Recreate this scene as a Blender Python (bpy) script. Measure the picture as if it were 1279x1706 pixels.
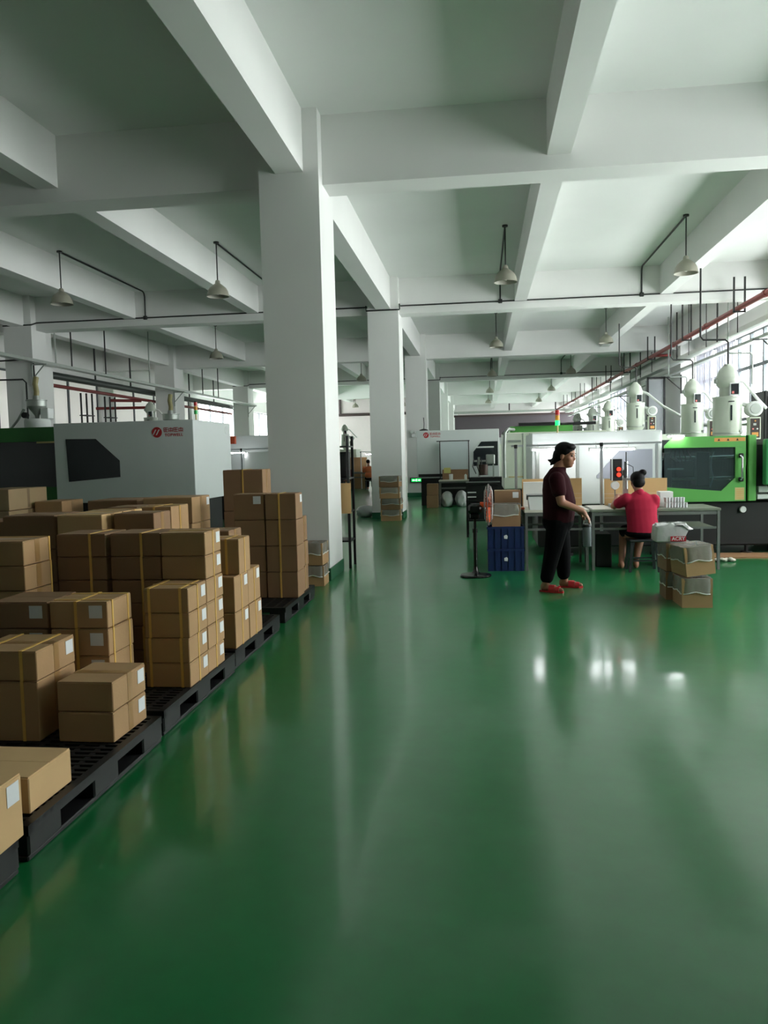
import bpy, bmesh, math, random
from mathutils import Vector, Matrix
random.seed(7)
for o in list(bpy.data.objects): bpy.data.objects.remove(o)
S = bpy.context.scene
COL = S.collection
# ------------------------------------------------------------------ camera
CAMH = 1.5
def _cam():
    p, y, r = [math.radians(a) for a in (4.1, 6.94, -1.42)]
    f = Vector((-math.sin(y)*math.cos(p), math.cos(y)*math.cos(p), -math.sin(p)))
    ri = Vector((math.cos(y), math.sin(y), 0)); up = ri.cross(f)
    c, s = math.cos(r), math.sin(r)
    R, U = c*ri + s*up, c*up - s*ri
    cd = bpy.data.cameras.new('camera'); co = bpy.data.objects.new('camera', cd); COL.objects.link(co)
    cd.sensor_fit = 'HORIZONTAL'; cd.sensor_width = 36; cd.lens = 36*1348/1279; cd.clip_end = 500; cd.clip_start = .05
    m = Matrix.Identity(4)
    for i in range(3): m[i][0], m[i][1], m[i][2] = R[i], U[i], -f[i]
    m[2][3] = CAMH
    co.matrix_world = m; S.camera = co
_cam()
# ------------------------------------------------------------------ overcast sky, exposure
W = bpy.data.worlds.new('overcast_sky'); S.world = W; W.use_nodes = True
bg = W.node_tree.nodes['Background']; bg.inputs[0].default_value = (1, .868, .905, 1); bg.inputs[1].default_value = 19.5
S.view_settings.view_transform = 'Standard'; S.view_settings.look = 'None'
S.view_settings.exposure = 0.0; S.view_settings.gamma = 1; S.view_settings.use_curve_mapping = False
S.cycles.max_bounces = 10; S.cycles.diffuse_bounces = 6; S.cycles.glossy_bounces = 4; S.cycles.transparent_max_bounces = 12
S.cycles.sample_clamp_indirect = 6; S.cycles.use_adaptive_sampling = True
WALL_R, WALL_L, WALL_F, WALL_B = 6.95, -13.4, 68.5, -8.4      # the hall's inner wall faces
def portal(cx, cy, cz, w, h, facing):
    l = bpy.data.lights.new('window_portal', 'AREA'); l.shape = 'RECTANGLE'; l.size = w; l.size_y = h; l.cycles.is_portal = True
    o = bpy.data.objects.new('window_portal', l); COL.objects.link(o); o.location = (cx, cy, cz)
    o.rotation_euler = (0, math.radians(90*facing), 0) if facing else (0, 0, 0)
    o.rotation_euler = Vector((facing, 0, 0)).to_track_quat('-Z', 'Y').to_euler()
ROW0, ROWS = 9.47, 9.1
rowY = lambda k: ROW0 + ROWS*k
for k in range(-1, 7):                      # one daylight portal per window bay
    y0, y1 = rowY(k)+.9, min(rowY(k+1), WALL_F)
    if k == 2: continue                     # this bay is walled up
    if k < 0: y0 = 4.6
    portal(WALL_R+.42, (y0+y1)/2, 2.8, y1-y0, 3.6, -1)
for k in (1, 2, 3, 4, 5):
    portal(WALL_L-.42, (rowY(k)+rowY(k+1)+.9)/2, 2.6, ROWS-.9, 3.4, 1)
# ------------------------------------------------------------------ helpers
def sr(r, g, b):
    f = lambda c: (c/255/12.92) if c/255 <= .04045 else ((c/255+.055)/1.055)**2.4
    return (f(r), f(g), f(b), 1)
MATS = {}
def mat(name, rgb, rough=.6, metal=0, var=.08, scale=6, bump=0, bscale=40, emit=None, estr=0, alpha=None, trans=None, spec=.5, stretch=None, coat=0):
    """procedural Principled material: base colour broken up by noise"""
    if name in MATS: return MATS[name]
    m = bpy.data.materials.new(name); m.use_nodes = True; MATS[name] = m
    nt = m.node_tree; b = nt.nodes['Principled BSDF']; L = nt.links.new
    c = sr(*rgb) if max(rgb) > 1 else (*rgb, 1)
    b.inputs['Roughness'].default_value = rough; b.inputs['Metallic'].default_value = metal
    b.inputs['Specular IOR Level'].default_value = spec
    if coat: b.inputs['Coat Weight'].default_value = coat; b.inputs['Coat Roughness'].default_value = .08
    tc = nt.nodes.new('ShaderNodeTexCoord'); src = tc.outputs['Object']
    if stretch:
        mp = nt.nodes.new('ShaderNodeMapping'); mp.inputs['Scale'].default_value = stretch; L(src, mp.inputs[0]); src = mp.outputs[0]
    if var:
        n = nt.nodes.new('ShaderNodeTexNoise'); n.inputs['Scale'].default_value = scale; n.inputs['Detail'].default_value = 4; L(src, n.inputs['Vector'])
        mx = nt.nodes.new('ShaderNodeMix'); mx.data_type = 'RGBA'
        mx.inputs[6].default_value = tuple(min(1, q*(1-var)) for q in c[:3])+(1,); mx.inputs[7].default_value = tuple(min(1, q*(1+var)) for q in c[:3])+(1,)
        L(n.outputs[0], mx.inputs[0]); L(mx.outputs[2], b.inputs['Base Color'])
    else: b.inputs['Base Color'].default_value = c
    if bump:
        n2 = nt.nodes.new('ShaderNodeTexNoise'); n2.inputs['Scale'].default_value = bscale; n2.inputs['Detail'].default_value = 3; L(src, n2.inputs['Vector'])
        bp = nt.nodes.new('ShaderNodeBump'); bp.inputs['Strength'].default_value = bump; bp.inputs['Distance'].default_value = .01
        L(n2.outputs[0], bp.inputs['Height']); L(bp.outputs[0], b.inputs['Normal'])
    if emit: b.inputs['Emission Color'].default_value = sr(*emit); b.inputs['Emission Strength'].default_value = estr
    if trans is not None:              # thin clear sheet: transparent with a reflecting skin
        t = nt.nodes.new('ShaderNodeBsdfTransparent'); t.inputs[0].default_value = c
        ms = nt.nodes.new('ShaderNodeMixShader'); ms.inputs[0].default_value = trans
        L(t.outputs[0], ms.inputs[1]); L(b.outputs[0], ms.inputs[2]); L(ms.outputs[0], nt.nodes['Material Output'].inputs[0])
    return m
class G:
    """collects solids into one mesh"""
    def __init__(s): s.v = []; s.f = []
    def add(s, v, f):
        k = len(s.v); s.v += [Vector(q) for q in v]; s.f += [[i+k for i in q] for q in f]; return s
    def box(s, a, b, rz=0, piv=None):
        x0, y0, z0 = a; x1, y1, z1 = b
        v = [Vector(q) for q in ((x0,y0,z0),(x1,y0,z0),(x1,y1,z0),(x0,y1,z0),(x0,y0,z1),(x1,y0,z1),(x1,y1,z1),(x0,y1,z1))]
        if rz:
            p = Vector(piv) if piv else Vector(((x0+x1)/2, (y0+y1)/2, 0)); R = Matrix.Rotation(rz, 3, 'Z')
            v = [R @ (q-p) + p for q in v]
        return s.add(v, [(3,2,1,0),(4,5,6,7),(0,1,5,4),(1,2,6,5),(2,3,7,6),(3,0,4,7)])
    def cbox(s, a, b, c=.006):
        """box with chamfered edges"""
        (x0,y0,z0), (x1,y1,z1) = a, b
        bm = bmesh.new(); bmesh.ops.create_cube(bm, size=1)
        for q in bm.verts: q.co = Vector(((x0+x1)/2+q.co.x*(x1-x0), (y0+y1)/2+q.co.y*(y1-y0), (z0+z1)/2+q.co.z*(z1-z0)))
        bmesh.ops.bevel(bm, geom=bm.edges[:], offset=c, segments=1, affect='EDGES'); bm.verts.index_update()
        s.add([q.co.copy() for q in bm.verts], [[q.index for q in f.verts] for f in bm.faces]); bm.free(); return s
    def cyl(s, p0, p1, r0, r1=None, n=12, cap=True):
        p0, p1 = Vector(p0), Vector(p1); r1 = r0 if r1 is None else r1
        d = (p1-p0).normalized(); u = d.orthogonal().normalized(); w = d.cross(u)
        v = []
        for p, r in ((p0, r0), (p1, r1)):
            for i in range(n): a = 2*math.pi*i/n; v.append(p + u*r*math.cos(a) + w*r*math.sin(a))
        f = [(i, (i+1) % n, n+(i+1) % n, n+i) for i in range(n)]
        if cap: f += [tuple(range(n))[::-1], tuple(range(n, 2*n))]
        return s.add(v, f)
    def tube(s, pts, r, n=8):
        pts = [Vector(p) for p in pts]; rs = r if isinstance(r, (list, tuple)) else [r]*len(pts)
        v = []; f = []; u = None
        for k, p in enumerate(pts):
            d = (pts[min(k+1, len(pts)-1)]-pts[max(k-1, 0)]).normalized()
            u = d.orthogonal().normalized() if u is None else (u - d*u.dot(d)).normalized()
            w = d.cross(u)
            for i in range(n): a = 2*math.pi*i/n; v.append(p + u*rs[k]*math.cos(a) + w*rs[k]*math.sin(a))
        for k in range(len(pts)-1):
            f += [(k*n+i, k*n+(i+1) % n, (k+1)*n+(i+1) % n, (k+1)*n+i) for i in range(n)]
        f += [tuple(range(n))[::-1], tuple(range((len(pts)-1)*n, len(pts)*n))]
        return s.add(v, f)
    def lathe(s, prof, c=(0,0,0), n=24, axis='Z'):
        c = Vector(c); v = []; f = []
        for r, z in prof:
            for i in range(n):
                a = 2*math.pi*i/n; q = Vector((r*math.cos(a), r*math.sin(a), z))
                if axis == 'X': q = Vector((q.z, q.x, q.y))
                if axis == 'Y': q = Vector((q.x, q.z, q.y))
                v.append(c+q)
        for k in range(len(prof)-1): f += [(k*n+i, k*n+(i+1) % n, (k+1)*n+(i+1) % n, (k+1)*n+i) for i in range(n)]
        return s.add(v, f)
    def prism(s, poly, a, b, axis='Y'):
        """2-D outline extruded from a to b; axis Y: outline in (x,z); X: (y,z); Z: (x,y)"""
        n = len(poly); put = {'Y': lambda p, t: (p[0], t, p[1]), 'X': lambda p, t: (t, p[0], p[1]), 'Z': lambda p, t: (p[0], p[1], t)}[axis]
        v = [put(p, a) for p in poly] + [put(p, b) for p in poly]
        return s.add(v, [tuple(range(n)), tuple(range(n, 2*n))[::-1]] + [(i, n+i, n+(i+1) % n, (i+1) % n) for i in range(n)])
    def ell(s, c, r, n=16, m=10, R=None):
        c = Vector(c); v = []; f = []
        for j in range(m+1):
            t = math.pi*j/m
            for i in range(n):
                a = 2*math.pi*i/n; q = Vector((r[0]*math.sin(t)*math.cos(a), r[1]*math.sin(t)*math.sin(a), r[2]*math.cos(t)))
                v.append(c + (R @ q if R else q))
        for j in range(m): f += [(j*n+i, (j+1)*n+i, (j+1)*n+(i+1) % n, j*n+(i+1) % n) for i in range(n)]
        return s.add(v, f)
    def rot(s, rz, piv=(0,0,0), axis='Z'):
        R = Matrix.Rotation(rz, 3, axis); p = Vector(piv); s.v = [R @ (q-p)+p for q in s.v]; return s
    def mv(s, d): d = Vector(d); s.v = [q+d for q in s.v]; return s
    def mesh(s, name, m, smooth=False):
        me = bpy.data.meshes.new(name); me.from_pydata([tuple(q) for q in s.v], [], s.f); me.update()
        bm = bmesh.new(); bm.from_mesh(me)
        if smooth: bmesh.ops.remove_doubles(bm, verts=bm.verts, dist=1e-5)
        bmesh.ops.recalc_face_normals(bm, faces=bm.faces); bm.to_mesh(me); bm.free()
        if m: me.materials.append(m)
        if smooth:
            for p in me.polygons: p.use_smooth = True
        return me
    def o(s, name, m, parent=None, smooth=False, world=False, bevel=0, **kw):
        """link as ONE object. world=True: vertices are in world space, shift them under the parent's (unrotated) base"""
        if world and parent is not None:
            d = wloc(parent); s.v = [q-d for q in s.v]
        ob = bpy.data.objects.new(name, s.mesh(name, m, smooth)); COL.objects.link(ob)
        if parent is not None: ob.parent = parent
        if smooth:
            e = ob.modifiers.new('edge_split', 'EDGE_SPLIT'); e.split_angle = math.radians(42)
        if bevel:
            bv = ob.modifiers.new('bevel', 'BEVEL'); bv.width = bevel; bv.segments = 2; bv.limit_method = 'ANGLE'
        for k, q in kw.items(): ob[k] = q
        return ob
def wloc(o):
    d = Vector((0,0,0))
    while o is not None: d += o.location; o = o.parent
    return d
def tag(o, label, cat, group=None):
    o['label'] = label; o['category'] = cat
    if group: o['group'] = group
    return o
def thing(name, label, cat, loc=(0,0,0), rz=0, group=None):
    o = bpy.data.objects.new(name, None); COL.objects.link(o); o.location = loc; o.rotation_euler = (0,0,rz); o.empty_display_size = .1
    return tag(o, label, cat, group)
def dup(root, loc=None, rz=None, label=None, parent=None):
    c = root.copy(); COL.objects.link(c); c.parent = parent
    if loc is not None: c.location = loc
    if rz is not None: c.rotation_euler = (0,0,rz)
    if label: c['label'] = label
    for ch in list(root.children): dup(ch, parent=c)
    return c
def struct(g, name, m, **kw): return g.o(name, m, kind='structure', **kw)
def text_mesh(txt, size, m, name, parent, loc, rot, depth=.002, bold=0, space=1.0, align='CENTER'):
    """lettering as real mesh"""
    cu = bpy.data.curves.new(name, 'FONT'); cu.body = txt; cu.size = size; cu.extrude = depth; cu.align_x = align; cu.align_y = 'CENTER'; cu.offset = bold; cu.space_character = space
    t = bpy.data.objects.new(name, cu); COL.objects.link(t)
    dg = bpy.context.evaluated_depsgraph_get(); me = bpy.data.meshes.new_from_object(t.evaluated_get(dg))
    bpy.data.objects.remove(t); me.materials.clear(); me.materials.append(m)
    ob = bpy.data.objects.new(name, me); COL.objects.link(ob); ob.parent = parent; ob.location = loc; ob.rotation_euler = rot
    return ob
# materials shared by many things
def floor_mat():
    m = bpy.data.materials.new('green_epoxy_floor'); m.use_nodes = True; nt = m.node_tree; b = nt.nodes['Principled BSDF']; L = nt.links.new
    tc0 = nt.nodes.new('ShaderNodeTexCoord'); tc = nt.nodes.new('ShaderNodeMapping'); tc.inputs['Location'].default_value = (3.3, 1.7, .37); L(tc0.outputs['Object'], tc.inputs[0])
    n1 = nt.nodes.new('ShaderNodeTexNoise'); n1.inputs['Scale'].default_value = .35; n1.inputs['Detail'].default_value = 2; L(tc.outputs[0], n1.inputs['Vector'])
    r = nt.nodes.new('ShaderNodeValToRGB'); r.color_ramp.elements[0].position = .35; r.color_ramp.elements[1].position = .7
    r.color_ramp.elements[0].color = sr(24, 104, 56); r.color_ramp.elements[1].color = sr(30, 116, 66); L(n1.outputs[0], r.inputs[0]); n4 = nt.nodes.new('ShaderNodeTexNoise'); n4.inputs['Scale'].default_value = 9; n4.inputs['Detail'].default_value = 6; L(tc.outputs[0], n4.inputs['Vector'])
    hs = nt.nodes.new('ShaderNodeHueSaturation'); mr = nt.nodes.new('ShaderNodeMapRange'); mr.inputs[1].default_value = .3; mr.inputs[2].default_value = .7; mr.inputs[3].default_value = .93; mr.inputs[4].default_value = 1.07
    L(n4.outputs[0], mr.inputs[0]); L(mr.outputs[0], hs.inputs['Value']); L(r.outputs[0], hs.inputs['Color']); L(hs.outputs[0], b.inputs['Base Color'])
    n2 = nt.nodes.new('ShaderNodeTexNoise'); n2.inputs['Scale'].default_value = .9; n2.inputs['Detail'].default_value = 1.5; L(tc.outputs[0], n2.inputs['Vector'])
    r2 = nt.nodes.new('ShaderNodeMapRange'); r2.inputs[1].default_value = 0; r2.inputs[2].default_value = 1; r2.inputs[3].default_value = .277; r2.inputs[4].default_value = .30
    L(n2.outputs[0], r2.inputs[0]); L(r2.outputs[0], b.inputs['Roughness'])
    n3 = nt.nodes.new('ShaderNodeTexNoise'); n3.inputs['Scale'].default_value = 2.2; n3.inputs['Detail'].default_value = 1; b.inputs['Specular IOR Level'].default_value = .25; b.inputs['Coat Weight'].default_value = .55; b.inputs['Coat Roughness'].default_value = .11; L(tc.outputs[0], n3.inputs['Vector'])
    bp = nt.nodes.new('ShaderNodeBump'); bp.inputs['Strength'].default_value = .10; bp.inputs['Distance'].default_value = .03; L(n3.outputs[0], bp.inputs['Height']); L(bp.outputs[0], b.inputs['Normal']); L(bp.outputs[0], b.inputs['Coat Normal'])
    return m
M_PAINT = mat('white_wall_paint', (226, 226, 224), .75, var=.05, scale=1.2, bump=.05, bscale=12)
M_CEIL = mat('white_ceiling_paint', (228, 229, 227), .85, var=.06, scale=.8)
M_SKIRT = mat('green_skirting_paint', (30, 96, 66), .35, var=.08)
M_DARKPIPE = mat('black_conduit_paint', (32, 34, 33), .5, var=.1)
M_RED = mat('red_pipe_paint', (120, 40, 38), .5, var=.15, scale=3)
M_GALV = mat('galvanised_steel', (168, 174, 168), .45, metal=.6, var=.12, scale=8)
M_STEEL = mat('brushed_steel', (180, 182, 180), .35, metal=.85, var=.08)
M_BLACK = mat('black_machine_paint', (16, 16, 17), .5, var=.1)
M_GREENP = mat('lime_green_machine_paint', (92, 166, 80), .4, var=.04)
M_DKGREEN = mat('green_machine_paint', (34, 110, 40), .45, var=.05)
M_MWHITE = mat('off_white_machine_paint', (208, 214, 212), .4, var=.03, scale=3)
M_CREAM = mat('cream_machine_paint', (206, 214, 196), .4, var=.03)
M_LOGO = mat('red_logo_print', (176, 40, 44), .5, var=0)
M_GLASSDK = mat('dark_machine_window', (36, 42, 45), .12, var=.1, scale=3, spec=.6)
M_LED = mat('led_tube_light', (255, 255, 255), .4, var=0, emit=(250, 252, 255), estr=55)
M_WHITE = mat('white_plastic', (225, 228, 226), .5, var=.04)
M_CARD = [mat('kraft_cardboard', (172, 137, 97), .85, var=.1, scale=5, bump=.06, bscale=60), mat('dull_brown_cardboard', (142, 110, 80), .85, var=.1, scale=5), mat('pale_kraft_cardboard', (204, 169, 122), .85, var=.1, scale=5)]
M_TAPE = mat('brown_packing_tape', (158, 122, 76), .3, var=.05)
M_STRAP = mat('yellow_strapping_band', (224, 180, 94), .4, var=.08)
M_LABEL = mat('white_paper_label', (226, 228, 230), .7, var=.03, scale=30)
M_PALLET = mat('black_plastic_pallet', (17, 18, 20), .5, var=.15, scale=10)
M_FILM = mat('clear_plastic_film', (226, 228, 226), .18, var=.05, trans=.07, bump=.3, bscale=14)
M_BAG = mat('milky_plastic_bag', (206, 206, 200), .25, var=.1, trans=.36, bump=.7, bscale=16)
M_SKIN = mat('skin', (158, 108, 84), .55, var=.06, scale=10)
M_HAIR = mat('black_hair', (14, 12, 12), .6, var=.2, scale=30, stretch=(1,1,.2), spec=.15)
# ------------------------------------------------------------------ the hall
ZS, ZX, ZM, Z2 = 5.5, 4.70, 4.785, 4.87           # slab, cross beams, main beams, secondary beams
struct(G().box((WALL_L-.4, WALL_B-.4, -.3), (WALL_R+.4, WALL_F+.4, 0)), 'floor', floor_mat())
struct(G().box((WALL_L-.4, WALL_B-.4, ZS), (WALL_R+.4, WALL_F+.4, ZS+.25)), 'ceiling', M_CEIL)
XL = (-2.53, -1.82); XLL = (-11.4, -10.69); XLR = (6.5, 6.95); CD = .9
def col(x, k):
    y = rowY(k)
    c = struct(G().box((x[0], y, 0), (x[1], y+CD, ZS)), 'column', M_PAINT)
    d = .012
    G().box((x[0]-d, y-d, 0), (x[1]+d, y+CD+d, .15)).o('skirting', M_SKIRT, c)
    return c
cols = {}
for k in range(-1, 7):
    for x in (XL, XLL, XLR): cols[x, k] = col(x, k)
for k in range(-1, 7):
    y = rowY(k)+.23
    struct(G().box((WALL_L, y, ZX), (WALL_R, y+.45, ZS)), 'ceiling_cross_beam', M_PAINT)
rows = [WALL_B] + [rowY(k) for k in range(-1, 7)] + [WALL_F]
for i in range(len(rows)-1):
    a = rows[i] + (0 if i == 0 else .68); b = rows[i+1] + (.23 if i+2 < len(rows) else 0)
    for x0, x1, z in ((-2.33, -2.0, ZM), (.8, 1.07, Z2), (3.97, 4.24, Z2), (-5.40, -5.13, Z2), (-8.42, -8.15, Z2), (-11.2, -10.87, ZM), (6.25, 6.55, ZM)):
        struct(G().box((x0, a, z), (x1, b, ZS)), 'ceiling_beam', M_PAINT)
# solid walls
struct(G().box((WALL_L-.3, WALL_B-.3, 0), (WALL_R+.3, WALL_B, ZS)), 'wall_back', mat('unseen_dark_back_wall', (70, 74, 72), .8, var=.06))  # unseen end wall, made dark to hold back bounce from behind the camera
struct(G().box((WALL_L-.3, WALL_F, 0), (WALL_R+.3, WALL_F+.3, ZS)), 'wall_front', mat('pinkish_white_paint', (214, 204, 204), .8, var=.04))
M_FRAME = mat('grey_aluminium_window_frame', (96, 102, 106), .5, metal=.2, var=.06)
M_PANE = mat('clear_window_glass', (235, 245, 242), .05, var=0, trans=.08)
def frosted():
    m = bpy.data.materials.new('frosted_white_glass'); m.use_nodes = True; nt = m.node_tree; b = nt.nodes['Principled BSDF']
    b.inputs['Base Color'].default_value = sr(225, 228, 224); b.inputs['Roughness'].default_value = .5
    t = nt.nodes.new('ShaderNodeBsdfTranslucent'); t.inputs[0].default_value = (.095, .098, .095, 1)
    n = nt.nodes.new('ShaderNodeTexNoise'); n.inputs['Scale'].default_value = 1.5
    a = nt.nodes.new('ShaderNodeAddShader'); nt.links.new(t.outputs[0], a.inputs[0]); nt.links.new(b.outputs[0], a.inputs[1]); nt.links.new(a.outputs[0], nt.nodes['Material Output'].inputs[0])
    return m
M_FROST = frosted()
M_CURT = mat('sheer_white_curtain', (235, 235, 240), .9, var=.05, trans=.55)
# right-hand wall: sill wall, lintel, piers and a glazed bay between every pair of columns
SILL, HEAD = 1.1, 4.45
wr = G()
wr.box((WALL_R, WALL_B, 0), (WALL_R+.3, WALL_F, SILL)).box((WALL_R, WALL_B, HEAD), (WALL_R+.3, WALL_F, ZS))
for k in range(0, 7): wr.box((WALL_R, rowY(k)-.05, SILL), (WALL_R+.3, rowY(k)+CD+.05, HEAD))
wr.box((WALL_R, WALL_B, SILL), (WALL_R+.3, 4.6, HEAD))  # solid out of view, put in to cut daylight on camera-facing sides
wr.box((WALL_R, rowY(2)+CD+.05, SILL), (WALL_R+.3, rowY(3)-.05, HEAD))
struct(wr, 'wall_right', M_PAINT)
wn = 0; pane_cache = {}
def bay(x, y0, y1, z0, z1, nv, zs, side, pm, n, curtain=()):
    """one window bay: frame bars and a pane in every opening"""
    fr = G(); t = .05
    w = struct(G().box((x-.04, y0, z0), (x+.04, y1, z0+t)).box((x-.04, y0, z1-t), (x+.04, y1, z1)).box((x-.04, y0, z0+t), (x+.04, y0+t, z1-t)).box((x-.04, y1-t, z0+t), (x+.04, y1, z1-t)), 'window_%d' % n, M_FRAME)
    ys = [y0+t+(y1-y0-2*t)*i/nv for i in range(nv+1)]; zz = [z0+t]+list(zs)+[z1-t]
    for y in ys[1:-1]: G().box((x-.04, y-.05, z0+t), (x+.04, y+.05, z1-t)).o('mullion', M_FRAME, w)
    for z in zs: G().box((x-.035, y0+t, z-.045), (x+.035, y1-t, z+.045)).o('transom', M_FRAME, w)
    for i in range(nv):
        for j in range(len(zz)-1):
            h = zz[j+1]-zz[j]; d = ys[1]-ys[0]; key = (round(h, 3), round(d, 3), pm.name)
            if key not in pane_cache: pane_cache[key] = G().box((-.004, 0, 0), (.004, d, h)).mesh('pane', pm)
            p = bpy.data.objects.new('pane', pane_cache[key]); COL.objects.link(p); p.parent = w; p.location = (x, ys[i], zz[j])
    return w
def curtain(x, y0, y1, z0, z1, lab):
    v = []; f = []; n = 36
    for j in range(2):
        for i in range(n+1):
            v.append((x+.035*math.sin(i*1.35)+.01*math.sin(i*3.1), y0+(y1-y0)*i/n, (z0, z1)[j]))
    f = [(i, i+1, n+2+i, n+1+i) for i in range(n)]
    o = G().add(v, f).o('curtain', M_CURT, smooth=True); so = o.modifiers.new('thickness', 'SOLIDIFY'); so.thickness = .004
    tag(o, lab, 'curtain', 'window curtains')
for k in range(-1, 7):
    y0, y1 = (rowY(k)+CD+.05 if k >= 0 else 4.6), (rowY(k+1)-.05 if k < 6 else WALL_F)
    if y1-y0 < 2: y1 = WALL_F
    if k == 2: continue
    wn += 1; bay(WALL_R+.16, y0, y1, SILL, HEAD, (8 if k >= 0 else 4) if k < 6 else 3, (2.2, 3.55), -1, M_PANE, wn)
# left-hand wall: solid, then frosted bays, then clear ones further down the hall
wl = G(); wl.box((WALL_L-.3, WALL_B, 0), (WALL_L, WALL_F, 1.0)).box((WALL_L-.3, WALL_B, 4.2), (WALL_L, WALL_F, ZS)).box((WALL_L-.3, WALL_B, 1.0), (WALL_L, rowY(1)+CD+.05, 4.2))
for k in range(2, 7): wl.box((WALL_L-.3, rowY(k)-.05, 1.0), (WALL_L, rowY(k)+CD+.05, 4.2))
wl.box((WALL_L-.3, rowY(6)+CD+.05, 1.0), (WALL_L, WALL_F, 4.2))
struct(wl, 'wall_left', M_PAINT)
for k in range(1, 6):
    wn += 1; bay(WALL_L-.16, rowY(k)+CD+.05, rowY(k+1)-.05, 1.0, 4.2, 4, (), 1, M_FROST if k < 3 else M_PANE, wn)  # clear panes added far down to brighten the far wall
struct(G().box((WALL_L, 52, 0), (XL[0]-.1, 52.2, ZS)), 'wall_far', MATS['pinkish_white_paint'])
curtain(WALL_R+.02, 23.5, 25.3, 1.2, 4.4, 'sheer white curtain at the nearest window behind the hoppers')
curtain(WALL_R+.02, 25.7, 27.4, 1.2, 4.4, 'sheer white curtain beside the dim window column')
curtain(WALL_R+.02, 39.5, 42.5, 1.2, 4.4, 'sheer white curtain at the distant windows, nearer one')
curtain(WALL_R+.02, 47.5, 51, 1.2, 4.4, 'sheer white curtain at the distant windows, farther one')
# ------------------------------------------------------------------ pallets and cartons
def make_pallet():
    t = thing('plastic_pallet', 'black plastic pallet', 'pallet', (0,0,0), 0, 'black plastic pallets along the aisle')
    Lx, Ly = 1.05, 1.28; g = G()
    n = 26
    for i in range(n):                                  # fine top grid
        y = .02+(Ly-.04)*i/(n-1); g.box((-Lx, y-.011, .118), (0, y+.011, .138))
    for i in range(11): x = -Lx+.018+(Lx-.036)*i/10; g.box((x-.012, 0, .112), (x+.012, Ly, .136))
    g.box((-Lx, 0, .10), (-Lx+.04, Ly, .14)).box((-.04, 0, .10), (0, Ly, .14)).box((-Lx, 0, .10), (0, .04, .14)).box((-Lx, Ly-.04, .10), (0, Ly, .14))
    g.o('deck_grid', M_PALLET, t)
    for ix in range(3):
        for iy in range(3):
            x = (-Lx+.075, -Lx/2, -.075)[ix]; y = (.12, Ly/2, Ly-.12)[iy]; w = .075 if ix != 1 else .07
            G().cbox((x-w, y-.12, .02), (x+w, y+.12, .112), .008).o('foot_block', M_PALLET, t)
    for ix in range(3):
        x = (-Lx+.075, -Lx/2, -.075)[ix]; G().cbox((x-.07, 0, 0), (x+.07, Ly, .022), .005).o('runner', M_PALLET, t)
    return t
PAL = make_pallet()
pal_spots = [(-1.70, 1.40, 'black plastic pallet in the bottom left corner under the nearest carton'),
    (-1.71, 2.76, 'black plastic pallet with an empty grid strip between two low cartons'),
    (-1.73, 4.12, 'black plastic pallet carrying the six high strapped carton stack'),
    (-1.75, 5.47, 'black plastic pallet under the stack of two rows of tall strapped cartons'),
    (-1.77, 7.04, 'black plastic pallet under the four high carton stack before the column'),
    (-2.86, 5.47, 'black plastic pallet behind the strapped stacks, second line from the aisle'),
    (-2.86, 7.04, 'black plastic pallet in the second line beside the four high carton stack'),
    (-2.86, 4.12, 'black plastic pallet at the left edge under dark carton fronts'),
    (-4.75, 8.1, 'black plastic pallet under the film wrapped cartons by the left machine')]
for i, (x, y, l) in enumerate(pal_spots):
    if i == 0: PAL.location = (x, y, 0); PAL['label'] = l
    else: dup(PAL, (x, y, 0), label=l)
_mc = {}
def cmesh(key, fn):
    if key not in _mc: _mc[key] = fn()
    return _mc[key]
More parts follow.
